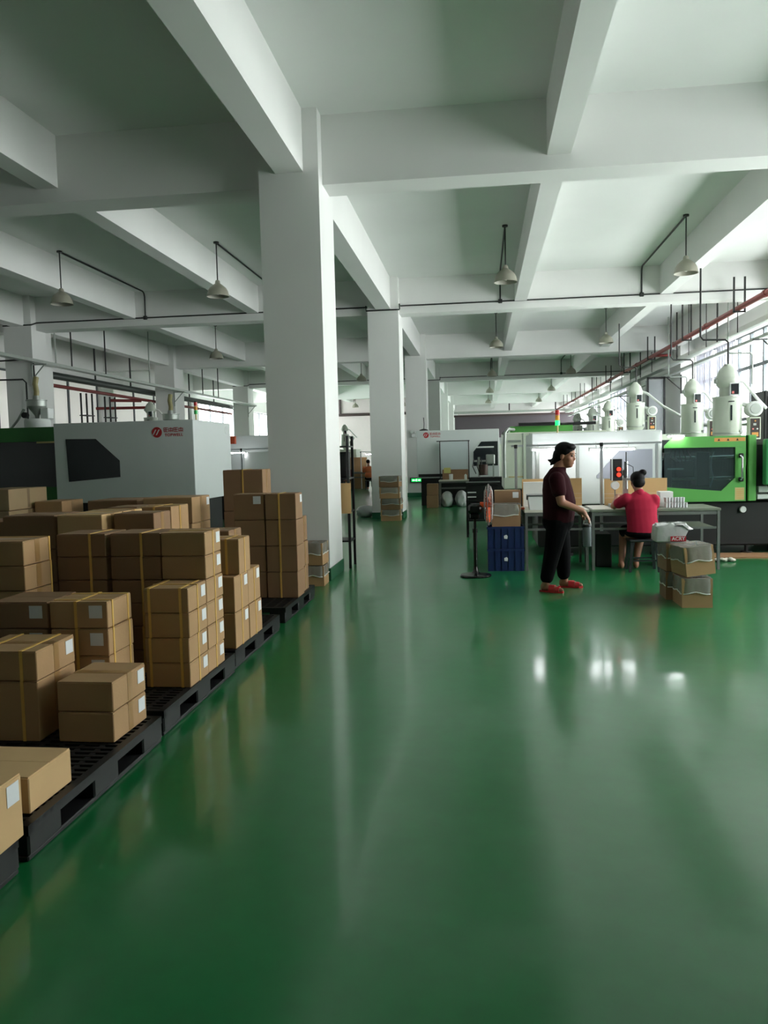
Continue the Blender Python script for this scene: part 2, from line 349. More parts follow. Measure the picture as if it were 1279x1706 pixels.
def carton(x0, y0, z0, dx, dy, dz, label, m=0, tape=True, lab=None, straps=(), group=None, wrap=False, jit=.9, name='cardboard_box'):
    """closed carton: chamfered body with two top flaps; tape, paper label, strapping bands are parts.
    lab: 'R' label on the right (+X) end, 'F' on the near face; straps: 'x<f>' loop crossing top+near face at fraction f of the width, 'y<f>' loop crossing top+right face"""
    mm = M_CARD[m]; k = (round(dx, 3), round(dy, 3), round(dz, 3))
    def body():
        g = G().cbox((0, 0, 0), (dx, dy, dz-.004), .004); e = .003
        g.box((e, e, dz-.004), (dx-e, dy/2-.0015, dz)).box((e, dy/2+.0015, dz-.004), (dx-e, dy-e, dz)); return g.mesh('carton_body', mm)
    o = bpy.data.objects.new(name, cmesh(('b', k, m), body)); COL.objects.link(o)
    o.location = (x0, y0, z0); o.rotation_euler = (0, 0, math.radians(random.uniform(-jit, jit)))
    tag(o, label, 'box', group)
    def child(nm, me, loc=(0,0,0)):
        c = bpy.data.objects.new(nm, me); COL.objects.link(c); c.parent = o; c.location = loc; return c
    w = min(.05, dy*.18)
    if tape: child('tape', cmesh(('t', k), lambda: G().box((-.001, dy/2-w/2, dz), (dx+.001, dy/2+w/2, dz+.0012)).box((dx, dy/2-w/2, dz*.06), (dx+.0012, dy/2+w/2, dz)).box((-.0012, dy/2-w/2, dz*.5), (0, dy/2+w/2, dz)).mesh('tape', M_TAPE)))
    if lab:
        lw, lh = min(.075, dy*.3), min(.075, dz*.48)
        if 'R' in lab: child('paper_label', cmesh(('lr', k), lambda: G().box((dx+.0005, dy-lw-.02, dz-lh-.018), (dx+.0022, dy-.02, dz-.018)).mesh('paper_label', M_LABEL)))
        if 'F' in lab: child('paper_label', cmesh(('lf', k), lambda: G().box((dx-lw-.03, -.002, dz-lh-.02), (dx-.03, -.0004, dz-.02)).mesh('paper_label', M_LABEL)))
    for s in straps:
        f = float(s[1:]); r = .008; h = .0025
        if s[0] == 'x':
            c = dx*f; fn = lambda: G().box((c-r, -h, 0), (c+r, 0, dz+h)).box((c-r, dy, 0), (c+r, dy+h, dz+h)).box((c-r, -h, dz), (c+r, dy+h, dz+h+.0006)).mesh('strapping_band', M_STRAP)
        else:
            c = dy*f; fn = lambda: G().box((dx, c-r, 0), (dx+h, c+r, dz+h)).box((-h, c-r, 0), (0, c+r, dz+h)).box((-h, c-r, dz), (dx+h, c+r, dz+h+.0006)).mesh('strapping_band', M_STRAP)
        child('strapping_band', cmesh((s, k), fn))
    if wrap:
        child('stretch_film', cmesh(('w', k), lambda: G().cbox((-.004, -.004, .002), (dx+.004, dy+.004, dz+.004), .006).mesh('stretch_film', M_FILM)))
    return o
ORD = ['bottom', 'second', 'third', 'fourth', 'fifth', 'top']
def lvl(i, n): return 'bottom' if i == 0 else 'top' if i == n-1 else ['', 'second lowest', 'third lowest', 'fourth lowest', 'fifth lowest'][i]
def stack(x, y, w, d, heights, desc, z0=.14, **kw):
    """column of cartons whose right face is at x and near face at y"""
    z = z0; n = len(heights); out = []
    for i, h in enumerate(heights):
        l = desc if n == 1 else '%s carton of %s' % (lvl(i, n), desc)
        jx = random.uniform(-.004, .004)
        k2 = dict(kw)
        if 'labs' in k2: k2['lab'] = k2.pop('labs')[i]
        out.append(carton(x-w+jx, y+random.uniform(-.003, .003), z, w, d, h-(.0085 if k2.get('wrap') else .0042), l, **k2)); z += h
    return out
H = .15
stack(-1.68, 2.31, .40, .38, [.24], 'nearest carton at the lower left edge with a white label', lab='R', m=2, tape=False)
stack(-1.755, 2.86, .36, .32, [H], 'plain low carton second from the bottom left corner', m=2, tape=False)
stack(-2.125, 2.87, .36, .32, [H], 'low carton at the left edge left of the plain near carton', m=1)
stack(-1.78, 3.64, .285, .37, [H, H], 'the labelled pair at the end of the near pallet', labs=['R', 'R'], m=0)
stack(-2.16, 3.63, .36, .38, [.30, H], 'the pair behind left of the labelled pair, tall one below', labs=[None, 'R'], m=0, straps=('x0.78', 'x0.2'))
# six-high strapped stack on the third pallet
stack(-1.735, 4.56, .275, .315, [H]*4, 'the near column of the big strapped stack', labs=['R']*4, straps=('x0.12', 'x0.82', 'y0.5'), tape=False)
stack(-1.735, 4.885, .285, .315, [H]*6, 'the six high column, right behind the near strapped column', labs=['R']*6, straps=('y0.5',), tape=False)
stack(-2.03, 4.885, .33, .315, [H]*6, 'the dark six high column left of the labelled six high column', straps=('x0.62',), m=1, tape=False)
stack(-2.385, 4.885, .33, .315, [H]*6, 'the third six high column from the aisle', straps=('x0.68',), m=1, tape=False)
stack(-2.03, 4.13, .33, .31, [H]*4, 'the column with front labels left of the big stack', labs=['F', 'F', 'F', 'F'], straps=('x0.45', 'y0.2', 'y0.85'), m=0, tape=False)
stack(-2.375, 4.13, .33, .34, [H]*4, 'the column with front labels at the left edge of the frame', labs=['F', 'F', 'F', 'F'], m=1, tape=False)
stack(-2.70, 4.48, .36, .30, [H]*6, 'the leftmost six high column, pale right ends', straps=('y0.96',), m=0, tape=True)
# tall strapped cartons on the fourth pallet
stack(-1.75, 5.52, .25, .32, [.26, .26], 'the near half of the tall strapped pair of rows', labs=['R', 'R'], straps=('x0.5', 'y0.5'), m=0, tape=False)
stack(-1.75, 5.85, .25, .32, [.26, .26], 'the far half of the tall strapped pair of rows', labs=['R', 'R'], straps=('y0.5',), m=0, tape=False)
stack(-1.735, 5.60, .235, .29, [.26], 'single tall strapped carton on top of the two tall rows', z0=.66, straps=('x0.6', 'y0.5'), tape=False)
stack(-2.02, 5.52, .3, .32, [.26]*3, 'the dark column left of the tall strapped rows', m=1)
stack(-2.02, 6.25, .3, .34, [.26]*3, 'the column behind the single tall carton', m=1)
stack(-2.35, 5.56, .3, .32, [.245]*4, 'the dark column behind the six high columns', m=1)
stack(-2.70, 5.48, .34, .34, [.245]*4, 'the white ended column behind the dark strapped fronts', labs=[None]*4, m=2, tape=True)
stack(-2.70, 5.83, .34, .34, [.245]*4, 'the second white ended column, strapped at its far end', m=2, straps=('y0.6',))
stack(-3.07, 5.5, .4, .4, [.245]*4, 'the wide dark column at the left beyond the strapped fronts', m=1)
stack(-2.51, 6.30, .26, .40, [.245]*4, 'the column with one strap on its dark front, pale right end', straps=('x0.45', 'y0.5'), m=0)
stack(-2.80, 6.30, .26, .40, [.245]*4, 'the dark column just left of the pale ended one', m=1)
stack(-2.72, 7.35, .48, .5, [.25]*4, 'the wide column against the machine end, white label on top carton', labs=[None, None, None, 'R'], m=0)
stack(-3.30, 7.45, .5, .5, [.245]*4, 'the far left wide column before the machine', m=1)
# four-high stack in front of the column
stack(-1.765, 7.55, .30, .27, [.2525]*4, 'the aisle side column of the four high stack', labs=[None, None, None, 'R'], straps=('x0.45',), tape=False, m=1)
stack(-2.08, 7.555, .30, .27, [.2525]*4, 'the inner column of the four high stack', labs=[None, None, None, 'F'], m=1, tape=False)
stack(-1.79, 7.86, .30, .27, [.2525]*3, 'the rear column of the four high stack', m=1)
stack(-2.36, 8.55, .44, .36, [.46, .46, .45], 'the tall dark brown pile rising behind the four high stack', z0=0, m=1, straps=('x0.5',))
stack(-5.15, 8.3, .45, .8, [.30, .30, .24, .24], 'the pale film wrapped pile in front of the green machine', m=2, wrap=True)
stack(-4.78, 8.75, .33, .5, [.305]*3, 'the three high column just right of the film wrapped pile', m=0)
stack(-3.98, 8.95, .5, .5, [.35]*3, 'the three high wide column close to the white machine', z0=0, m=1)
stack(-3.42, 9.0, .5, .5, [.345]*3, 'the three high wide column nearest the white machine corner', z0=0, m=0)
stack(-3.95, 6.6, .45, .5, [.5, .5], 'the pair left of the wide dark column', z0=0, m=1)
def open_tray(x0, y0, z0, dx, dy, h, film, label, rz=0, m=0):
    """open carton with a plastic bag liner folded over the outside of its upper half"""
    t = thing('lined_carton', label, 'box', (x0+dx/2, y0+dy/2, z0), rz, 'film lined open cartons')
    a, b = dx/2, dy/2; g = G(); k = .006; Ht = h+film-.008
    g.box((-a, -b, 0), (a, b, .006)).box((-a, -b, .006), (a, -b+k, Ht)).box((-a, b-k, .006), (a, b, Ht)).box((-a, -b+k, .006), (-a+k, b-k, Ht)).box((a-k, -b+k, .006), (a, b-k, Ht))
    g.o('carton', M_CARD[m], t)
    def ring(s, z, n=32, amp=.006, ph=0, zamp=0):
        out = []
        for i in range(n):
            ang = 2*math.pi*(i+.5)/n; c, q = math.cos(ang), math.sin(ang); e = (c**8+q**8)**.125
            w = amp*math.sin(i*2.7+ph)+amp*.6*math.sin(i*5.1+ph*2); out.append(((a+.004)*c/e*s+w*c, (b+.004)*q/e*s+w*q, z+zamp*math.sin(i*.9+ph)))
        return out
    n = 32; z1 = Ht*.5; rd = sum(ord(ch) for ch in label) % 7
    rings = [ring(1.02, z1, ph=rd, zamp=.010), ring(1.035, z1+(Ht-z1)*.4, ph=rd+1), ring(1.02, z1+(Ht-z1)*.8, ph=rd+2, amp=.004), ring(1.005, Ht+.002, ph=rd+3, amp=.003), ring(.90, Ht+.005, ph=rd+4, amp=.003), ring(.45, Ht-.012, ph=rd+5), ring(.02, Ht-.02, ph=rd, amp=.001)]
    v = sum(rings, []); f = []
    for j in range(len(rings)-1): f += [(j*n+i, j*n+(i+1) % n, (j+1)*n+(i+1) % n, (j+1)*n+i) for i in range(n)]
    l = G().add(v, f).o('plastic_liner', M_BAG, t, smooth=True)
    G().tube(rings[0]+rings[0][:1], .006, 6).o('liner_hem', mat('bunched_white_film', (214, 214, 208), .3, var=.08), l, smooth=True)
    return t
open_tray(-2.06, 9.07, 0, .24, .32, .14, .10, 'lower film lined open carton on the floor against the first column', .02)
open_tray(-2.07, 9.06, .245, .25, .32, .15, .11, 'upper film lined open carton leaning at the first column', -.03)
open_tray(-2.36, 9.07, 0, .26, .32, .5, .14, 'tall film lined carton between the four high stack and first column', 0, m=1)
# ------------------------------------------------------------------ moulding machines on the right
M_PRINTBLK = mat('black_print', (30, 28, 28), .6, var=0)
M_ORANGE = mat('orange_sticker', (214, 150, 78), .6, var=.1, scale=20)
M_TAN = mat('tan_sticker', (196, 178, 120), .6, var=.1)
M_CHROME = mat('polished_steel', (200, 202, 204), .18, metal=1, var=.04)
M_TINT = mat('tinted_machine_window', (176, 196, 198), .06, var=0, trans=.07)
M_GREYPANEL = mat('grey_lavender_window_sheet', (150, 154, 164), .3, var=.03)
def logo(parent, x, y, z, s):
    """red roundel with two white strokes, a row of four characters and TOPWELL under it, on a near face at depth y"""
    r = .055*s
    G().prism([(x+r*math.cos(a*math.pi/16), z+r*math.sin(a*math.pi/16)) for a in range(32)], y-.003, y-.0005, 'Y').o('logo_roundel', M_LOGO, parent, world=True)
    g = G()
    for dx in (-.018*s, .018*s): g.prism([(x+dx-.030*s, z-.028*s), (x+dx-.018*s, z-.028*s), (x+dx+.014*s, z+.028*s), (x+dx+.002*s, z+.028*s)], y-.005, y-.0031, 'Y')
    g.o('logo_strokes', M_MWHITE, parent, world=True)
    p = Vector((x, y, z))-wloc(parent)
    text_mesh('TOPWELL', .040*s, M_LOGO, 'logo_lettering', parent, p+Vector((.182*s, -.001, -.032*s)), (math.pi/2, 0, 0), .0015, .001*s, 1.15)
    w = .040*s; t = .006*s                                        # four squarish characters built of strokes
    for k in range(4):
        a = x+.078*s+k*.054*s; b = z+.004*s; g = G()
        bars = [((0,.0),(1,0)),((0,.5),(1,.5)),((0,1),(1,1)),((.5,0),(.5,1)),((0,0),(0,1))] if k % 2 == 0 else [((0,.2),(1,.2)),((0,.8),(1,.8)),((.5,0),(.5,1)),((1,0),(1,.8)),((0,.0),(0,.6))]
        for (x0, z0), (x1, z1) in bars:
            g.box((a+x0*w-t/2, y-.003, b+z0*w-t/2), (a+x1*w+t/2, y-.0005, b+z1*w+t/2))
        g.o('logo_character', M_LOGO, parent, world=True)
def led(name, label, x0, x1, y, z, hang=.05):
    """tube lamp in a slim housing"""
    t = thing(name, label, 'lamp', ((x0+x1)/2, y, z), 0, 'led tube lamps over the benches')
    h = (x1-x0)/2
    G().box((-h, -.012, .012), (h, .012, .03)).o('housing', M_WHITE, t)
    G().cyl((-h+.012, 0, 0), (h-.012, 0, 0), .0125, n=12).o('tube', M_LED, t, smooth=True)
    for s in (-1, 1): G().box((s*h-.012, -.014, -.016), (s*h+.012, .014, .03)).o('end_cap', M_WHITE, t)
    for s in (-.7, .7): G().cyl((s*h, 0, .03), (s*h, 0, .03+hang), .004, n=6).o('hanger', M_STEEL, t)
    return t
# --- nearest machine: white clamp cover, lime green door with a cut-corner window, black base
r1 = thing('injection_moulding_machine', 'nearest machine on the right with lime green windowed door and white cover', 'machine', (2.5, 11.5, 0))
def P(g, n, m, parent=r1, **k): return g.o(n, m, parent, world=True, **k)
P(G().cbox((.78, 11.62, .12), (5.6, 12.95, .73), .02), 'base', M_BLACK)
for x in (1.2, 2.4, 3.62, 4.9): P(G().cyl((x, 11.66, 0), (x, 11.66, .04), .075, n=16).cyl((x, 11.66, .04), (x, 11.66, .12), .025, n=10), 'levelling_foot', M_BLACK, smooth=True)
cov = P(G().box((.70, 11.5, .73), (2.46, 13.0, 1.735)), 'clamp_cover', M_MWHITE, bevel=.015)
P(G().prism([(1.58, 1.09), (1.58, 1.13), (1.90, 1.48), (2.33, 1.48), (2.33, 1.09)], 11.488, 11.4995), 'cover_window', M_GREYPANEL, cov)
P(G().box((.80, 11.488, 1.06), (1.30, 11.4995, 1.52)), 'cover_panel', M_WHITE, cov)
for x in (.775, 1.325): P(G().box((x-.02, 11.48, 1.0), (x+.02, 11.4995, 1.56)), 'panel_frame', M_GALV, cov)
P(G().box((2.0, 12.2, 1.735), (2.44, 12.9, 1.76)), 'cover_lid', M_MWHITE, cov, bevel=.01)
P(G().box((2.50, 11.95, .73), (5.5, 12.9, 1.48)), 'injection_housing', M_CREAM)
door = P(G().prism([(2.60, 1.63), (3.54, 1.63), (3.54, 1.475), (2.48, 1.485), (2.48, 1.515)], 11.44, 11.5).prism([(3.405, 1.475), (3.54, 1.475), (3.54, .745), (3.225, .745), (3.225, .885), (3.405, 1.065)], 11.44, 11.5)
    .prism([(2.48, .745), (3.225, .745), (3.225, .885), (2.48, .95)], 11.44, 11.5), 'sliding_door', M_GREENP)
P(G().prism([(2.48, .95), (2.48, 1.484), (3.405, 1.476), (3.405, 1.065), (3.225, .885)], 11.464, 11.472), 'door_window', M_TINT, door)
P(G().tube([(3.45, 11.43, 1.36), (3.46, 11.385, 1.36), (3.475, 11.375, 1.33), (3.475, 11.375, 1.07), (3.46, 11.385, 1.04), (3.45, 11.43, 1.04)], .014, 10), 'door_handle', M_CHROME, door, smooth=True)
for z in (1.36, 1.04): P(G().cbox((3.44, 11.385, z-.03), (3.50, 11.44, z+.03), .012), 'handle_mount', M_BLACK, door)
P(G().box((3.13, 11.4375, 1.555), (3.53, 11.4395, 1.605)), 'warning_strip', M_ORANGE, door)
for i in range(3): P(G().prism([(3.17+i*.12, 1.565), (3.205+i*.12, 1.565), (3.1875+i*.12, 1.597)], 11.436, 11.4374), 'warning_triangle', M_PRINTBLK, door)
P(G().box((3.40, 11.4375, .76), (3.52, 11.4395, .93)), 'door_notice', M_TAN, door)
for i in range(5): P(G().box((3.415, 11.436, .785+i*.028), (3.505, 11.4374, .791+i*.028)), 'notice_line', M_ORANGE, door)
P(G().box((3.54, 11.5, .74), (3.575, 11.7, 1.63)), 'door_gap', M_BLACK)
P(G().box((3.575, 11.44, .745), (3.675, 12.0, 1.635)), 'fixed_pillar', M_GREENP, bevel=.008)
P(G().box((2.49, 11.95, .75), (3.54, 12.0, 1.6)), 'inner_back', mat('dark_interior_steel', (52, 56, 58), .4, metal=.4))
P(G().cbox((2.95, 11.62, .95), (3.12, 11.94, 1.42), .01), 'moving_platen', mat('oiled_steel', (92, 94, 96), .35, metal=.8))
P(G().cbox((2.52, 11.62, .95), (2.62, 11.94, 1.42), .01), 'fixed_platen', MATS['oiled_steel'])
for z in (1.05, 1.34): P(G().cyl((2.5, 11.68, z), (3.5, 11.68, z), .03, n=14), 'tie_bar', M_CHROME, smooth=True)
P(G().cbox((2.66, 11.64, 1.08), (2.92, 11.9, 1.3), .01), 'mould', MATS['oiled_steel'])
P(G().box((2.55, 11.56, 1.185), (2.76, 11.60, 1.205)), 'ejector_bar', M_WHITE)
P(G().tube([(3.17, 11.58, 1.42), (3.13, 11.57, 1.34), (3.12, 11.56, 1.22), (3.15, 11.56, 1.08), (3.11, 11.57, .93)], .006, 6), 'inner_hose', M_WHITE, smooth=True)
for i in range(5): P(G().tube([(2.6+i*.05, 11.57, 1.45), (2.57+i*.07, 11.555, 1.36), (2.66+i*.04, 11.56, 1.28)], .008, 6), 'inner_hose', M_BLACK, smooth=True)
cp = P(G().box((3.735, 11.25, .96), (4.25, 11.40, 1.575)), 'control_panel', mat('teal_green_machine_paint', (58, 140, 84), .4), bevel=.02)
P(G().box((3.775, 11.24, 1.01), (4.2, 11.2495, 1.53)), 'keypad_plate', M_WHITE, cp)
P(G().box((3.81, 11.234, 1.33), (4.1, 11.2395, 1.50)), 'screen', M_GLASSDK, cp)
for i in range(4):
    for j in range(3): P(G().box((3.81+i*.06, 11.234, 1.08+j*.06), (3.845+i*.06, 11.2395, 1.11+j*.06)), 'key', M_GALV, cp)
P(G().cyl((3.95, 11.40, 1.2), (3.95, 11.56, 1.2), .04, n=10), 'panel_arm', M_BLACK, cp)
P(G().box((3.70, 11.42, .86), (4.4, 11.6, .94)), 'lower_ledge', M_GALV); P(G().box((3.70, 11.45, .77), (4.4, 11.6, .83)), 'lower_rail', M_WHITE)
P(G().box((3.70, 11.5, .94), (5.2, 11.95, 1.5)), 'cabinet', M_BLACK)
P(G().lathe([(0, -.03), (.04, -.03), (.045, -.02), (.045, 0)], (3.55, 11.6, .62), 20, 'Y'), 'pressure_gauge', M_WHITE, smooth=True)
P(G().box((2.95, 11.15, .0), (5.6, 11.62, .02)), 'base_plank', mat('raw_plank', (150, 112, 78), .8, var=.2, stretch=(1, 8, 1)))
for (x0, x1, z, zz) in ((2.52, 2.72, 1.66, 1.68),):
    lp = thing('machine_top_lamp', 'short twin lamp glowing at the top corner of the lime green door', 'lamp', (2.62, 11.4, 1.645))
    for dx in (-.055, .055): G().cbox((dx-.05, -.02, -.014), (dx+.05, .02, .008), .006).o('lamp_tube', M_LED, lp)
    G().cbox((-.12, -.025, .008), (.12, .03, .022), .004).o('housing', M_GALV, lp)
    G().box((-.01, .02, .0), (.01, .06, .016)).o('bracket', M_GALV, lp)
# --- stack light
def tower(name, x, y, z, s, lit, label):
    t = thing(name, label, 'signal light', (x, y, z)); h = .07*s
    G().cyl((0,0,0), (0,0,.12*s), .012*s, n=10).o('pole', M_TAN, t, smooth=True)
    for i, (c, n) in enumerate((((40, 190, 90), 'green_lens'), ((220, 150, 40), 'amber_lens'), ((190, 40, 34), 'red_lens'))):
        on = n.startswith(lit) if lit else False
        mm = mat(n + ('_lit' if on else ''), c, .3, var=0, emit=(30, 235, 110) if on else None, estr=2.2 if on else 0)
        G().cyl((0,0,.12*s+i*h), (0,0,.12*s+(i+.92)*h), .03*s, n=16).o(n, mm, t, smooth=True)
    G().cyl((0,0,.12*s+3*h), (0,0,.12*s+3.15*h), .028*s, n=16).o('cap', M_BLACK, t, smooth=True)
tower('signal_tower', 1.17, 12.75, 1.735, 1.15, 'green', 'signal light tower with its green lens lit above the white cover')
# --- dryer hoppers
def make_hopper():
    t = thing('hopper_dryer', 'hopper', 'hopper', (0,0,0), 0, 'cream hopper dryers on the right hand machines')
    b = G().lathe([(0, 0), (.07, 0), (.08, .03), (.19, .17), (.2, .19), (.2, .71), (.208, .712), (.208, .73), (0, .73)], n=32).o('barrel', mat('cream_hopper_enamel', (190, 197, 184), .35, var=.04), t, smooth=True)
    G().lathe([(.202, .185), (.206, .19), (.206, .2), (.202, .205)], n=32).o('seam_ring', M_GALV, b, smooth=True)
    G().prism([(-.012, .38), (.012, .38), (.012, .60), (-.012, .60)], -.206, -.196).o('sight_glass', M_GLASSDK, t); G().box((-.04, -.207, .645), (.04, -.2, .66)).o('name_plate', M_BLACK, t)
    G().cbox((.13, -.17, .20), (.17, -.14, .24), .005).o('latch', M_STEEL, t)
    l = G().lathe([(.11, .73), (.11, .86), (.15, .90), (.165, .95), (.165, 1.0), (.15, 1.02), (.13, 1.09), (.09, 1.15), (.06, 1.17), (.05, 1.2), (0, 1.2)], n=28).o('vacuum_loader', MATS['cream_hopper_enamel'], t, smooth=True)
    G().box((-.01, -.17, .74), (.12, -.10, .92)).o('loader_panel', M_WHITE, l); G().box((.003, -.174, .755), (.108, -.1705, .905)).o('panel_screen', M_GLASSDK, l)
    G().box((.015, -.177, .765), (.045, -.1745, .80)).o('panel_button', mat('pink_indicator', (226, 120, 116), .4, var=0), l)
    G().cbox((-.18, -.06, .93), (-.13, .06, 1.0), .01).o('clamp', M_GALV, l)
    G().lathe([(0, -.1), (.10, -.1), (.11, -.08), (.11, .1), (0, .1)], (.35, -.05, .54), 24, 'Y').o('blower', M_WHITE, t, smooth=True)
    G().lathe([(0, -.012), (.07, -.012), (.075, 0)], (.35, -.15, .54), 20, 'Y').o('blower_cover', M_GALV, t, smooth=True)
    G().cyl((.2, -.02, .62), (.31, -.05, .58), .035, n=12).o('air_duct', M_WHITE, t, smooth=True)
    c = G().box((.26, -.16, .10), (.42, -.02, .42)).o('control_box', M_CREAM, t, bevel=.006)
    G().box((.275, -.166, .12), (.405, -.1605, .40)).o('control_face', mat('dark_brown_panel', (52, 40, 34), .5, var=.05), c)
    G().box((.295, -.169, .14), (.385, -.1665, .20)).o('control_sticker', M_ORANGE, c); G().box((.315, -.169, .30), (.355, -.1665, .33)).o('display', M_GALV, c)
    for x, nm in ((.31, 'pink_indicator'), (.37, 'white_plastic')): G().cyl((x, -.172, .25), (x, -.166, .25), .011, n=10).o('button', MATS[nm], c)
    G().cyl((.34, -.172, .365), (.34, -.166, .365), .012, n=10).o('switch', M_ORANGE, c)
    G().box((.15, -.05, .30), (.27, .02, .34)).o('bracket', M_GALV, t)
    pts = [(.14, 0, .98), (.24, .03, .94), (.34, .06, .82), (.46, .09, .68), (.58, .1, .55)]
    G().tube(pts, .022, 10).o('suction_hose', mat('white_ribbed_hose', (226, 228, 226), .4, var=.1, scale=60), t, smooth=True)
    return t
hop = make_hopper()
hs = [(3.585, 12.45, 1.48, 1, 'nearest cream hopper dryer at the right edge above the lime green door'), (3.95, 15.9, 1.56, 1, 'second nearest cream hopper dryer, its barrel before the dark green column edge'),
      (3.68, 20.1, 1.80, 1.05, 'third cream hopper dryer with a long white hose sweeping right'), (3.64, 24, 1.72, .95, 'fourth hopper dryer, dim, left of the one with the sweeping hose'),
      (3.75, 28.2, 1.7, 1, 'fifth hopper dryer against the bright far windows'), (3.75, 32.6, 1.7, 1, 'farthest hopper dryer, pale against the glare')]
for i, (x, y, z, s, l) in enumerate(hs):
    h = hop if i == 0 else dup(hop)
    h.location = (x, y, z); h.scale = (s, s, s); h['label'] = l
c3 = [ch for ch in bpy.data.objects if ch.parent and ch.parent.get('label') == hs[2][4] and ch.name.startswith('suction_hose')]
for ch in c3:                                              # the long sweeping hose
    me = G().tube([(.12, 0, 1.0), (.25, -.1, .93), (.5, -.5, .62), (.8, -1.0, .35), (1.1, -1.5, .18), (1.28, -1.8, .1)], .028, 10).mesh('suction_hose', MATS['white_ribbed_hose'], True); ch.data = me
# --- machines further back on the right
def rear_machine(nm, label, x0, x1, xe, y, zc, zt, cover, gz=None):
    t = thing(nm, label, 'machine', (x0, y, 0))
    G().box((x0+.1, y+.12, 0), (xe, y+1.4, .76)).o('base', M_BLACK, t, world=True)
    G().box((x0, y, .78), (x1, y+1.5, zc)).o('clamp_cover', cover, t, world=True, bevel=.015)
    if gz: G().box((gz[0], y+.25, zc), (gz[1], y+1.4, zt)).o('top_hood', M_GREENP, t, world=True)
    G().box((x1, y+.3, .78), (xe, y+1.3, zt-.4)).o('injection_housing', M_CREAM, t, world=True)
    return t
r2 = rear_machine('injection_moulding_machine', 'cream covered machine with a green top hood behind the standing woman', .41, 2.3, 5.4, 15.4, 1.84, 1.96, M_CREAM, (.55, 1.72))
G().box((.40, 15.37, 1.80), (.47, 15.42, 1.86)).o('hose_clip', M_BLACK, r2, world=True)
G().tube([(.62, 15.6, 1.9), (.5, 15.4, 1.91), (.44, 15.36, 1.84), (.43, 15.36, 1.5), (.43, 15.36, 1.0)], .03, 10).o('grey_conduit', M_GALV, r2, world=True, smooth=True)
for x in (.78, .9): G().box((x-.006, 15.388, .9), (x+.006, 15.399, 1.82)).o('panel_seam', M_GALV, r2, world=True)
G().box((.5, 15.38, 1.66), (.74, 15.399, 1.70)).o('handle', M_GALV, r2, world=True)
G().box((.5, 15.39, 1.0), (.78, 15.399, 1.02)).o('panel_ledge', M_TAN, r2, world=True)
arm = thing('take_out_arm', 'black horizontal take out arm above the green hood', 'machine', (1.3, 15.3, 1.96))
G().cyl((0, .4, .015), (.85, .4, .03), .03, n=12).o('beam', M_BLACK, arm, smooth=True); G().box((.35, .36, -.0), (.5, .46, .04)).o('mount', M_BLACK, arm); G().box((-.6, .2, .0), (.1, .3, .06)).o('rail', M_BLACK, arm)
r3 = rear_machine('injection_moulding_machine', 'machine hidden behind the cream covered one, only its hopper side showing', .6, 2.3, 5.4, 19.4, 1.8, 2.2, M_MWHITE)
r4 = rear_machine('injection_moulding_machine', 'white covered machine with a red logo beside the third column', -1.82, .5, 5.4, 23.0, 2.13, 2.1, M_MWHITE)
logo(r4, -1.55, 23.0, 2.0, 1.45)
G().prism([(-.22, 1.1), (-.22, 1.5), (.0, 1.78), (.46, 1.78), (.46, 1.1)], 22.98, 22.999).o('cover_window', M_GLASSDK, r4, world=True)
G().box((-1.78, 22.96, .82), (-1.0, 22.999, .90)).o('cover_lip', M_BLACK, r4, world=True)
for i, y in enumerate((27.2, 31.5)):
    rear_machine('injection_moulding_machine', ['dim machine under the fifth hopper in the far right row', 'farthest machine under the last pale hopper'][i], .2, 2.3, 5.25, y, 1.95, 2.1, M_MWHITE)
bc = thing('black_cabinet', 'tall black cabinet at the right edge behind the nearest hopper', 'cabinet', (4.85, 13.6, 0))
G().box((-.45, -.25, .06), (.55, .4, 2.34)).o('cabinet_body', M_BLACK, bc, bevel=.015); G().box((-.40, -.262, .2), (.04, -.25, 2.25)).o('cabinet_door', M_BLACK, bc); G().box((.07, -.262, .2), (.5, -.25, 2.25)).o('cabinet_door', M_BLACK, bc); G().box((-.42, -.2, 0), (.52, .36, .06)).o('plinth', M_BLACK, bc)
# ------------------------------------------------------------------ benches, crates, fan, cartons on the right
M_LEG = mat('worn_grey_steel', (120, 122, 120), .45, metal=.5, var=.2, scale=12)
M_TOP = mat('pale_laminate', (206, 202, 190), .4, var=.05); M_TOPG = mat('worn_green_grey_top', (112, 118, 104), .5, var=.2, scale=4)
M_BOARD = mat('tan_cardboard_screen', (206, 168, 118), .8, var=.1, scale=4)
def bench(label, x0, x1, y0, y1, z, tm, shelf=None, rails=True):
    t = thing('work_bench', label, 'bench', ((x0+x1)/2, (y0+y1)/2, 0), 0, 'steel framed work benches')
    G().box((x0, y0, z-.03), (x1, y1, z)).o('bench_top', tm, t, world=True, bevel=.004)
    for x in (x0+.025, x1-.025):
        for y in (y0+.025, y1-.025): G().box((x-.016, y-.016, 0), (x+.016, y+.016, z-.03)).o('leg', M_LEG, t, world=True)
    for y in (y0+.025, y1-.025): G().box((x0+.041, y-.012, z-.075), (x1-.041, y+.012, z-.035)).o('apron_rail', M_LEG, t, world=True)
    if rails:
        for y in (y0+.025, y1-.025): G().box((x0+.041, y-.01, .50), (x1-.041, y+.01, .525)).o('stretcher', M_LEG, t, world=True)
    if shelf: G().box((shelf[0], y0+.02, .50), (shelf[1], y1-.02, .52)).o('lower_shelf', M_TOPG, t, world=True)
    return t
bench('pale topped bench between the blue crates and the standing woman', .52, 1.31, 10.18, 10.95, .755, M_TOP)
bench('long bench with a lower shelf where the seated woman works', 1.33, 2.86, 10.15, 10.95, .75, M_TOPG, (2.0, 2.80))
G().box((1.35, 10.17, .7505), (1.595, 10.90, .7585)).o('bench_mat', M_TOP, label='pale sheet covering the left part of the long bench', category='mat')
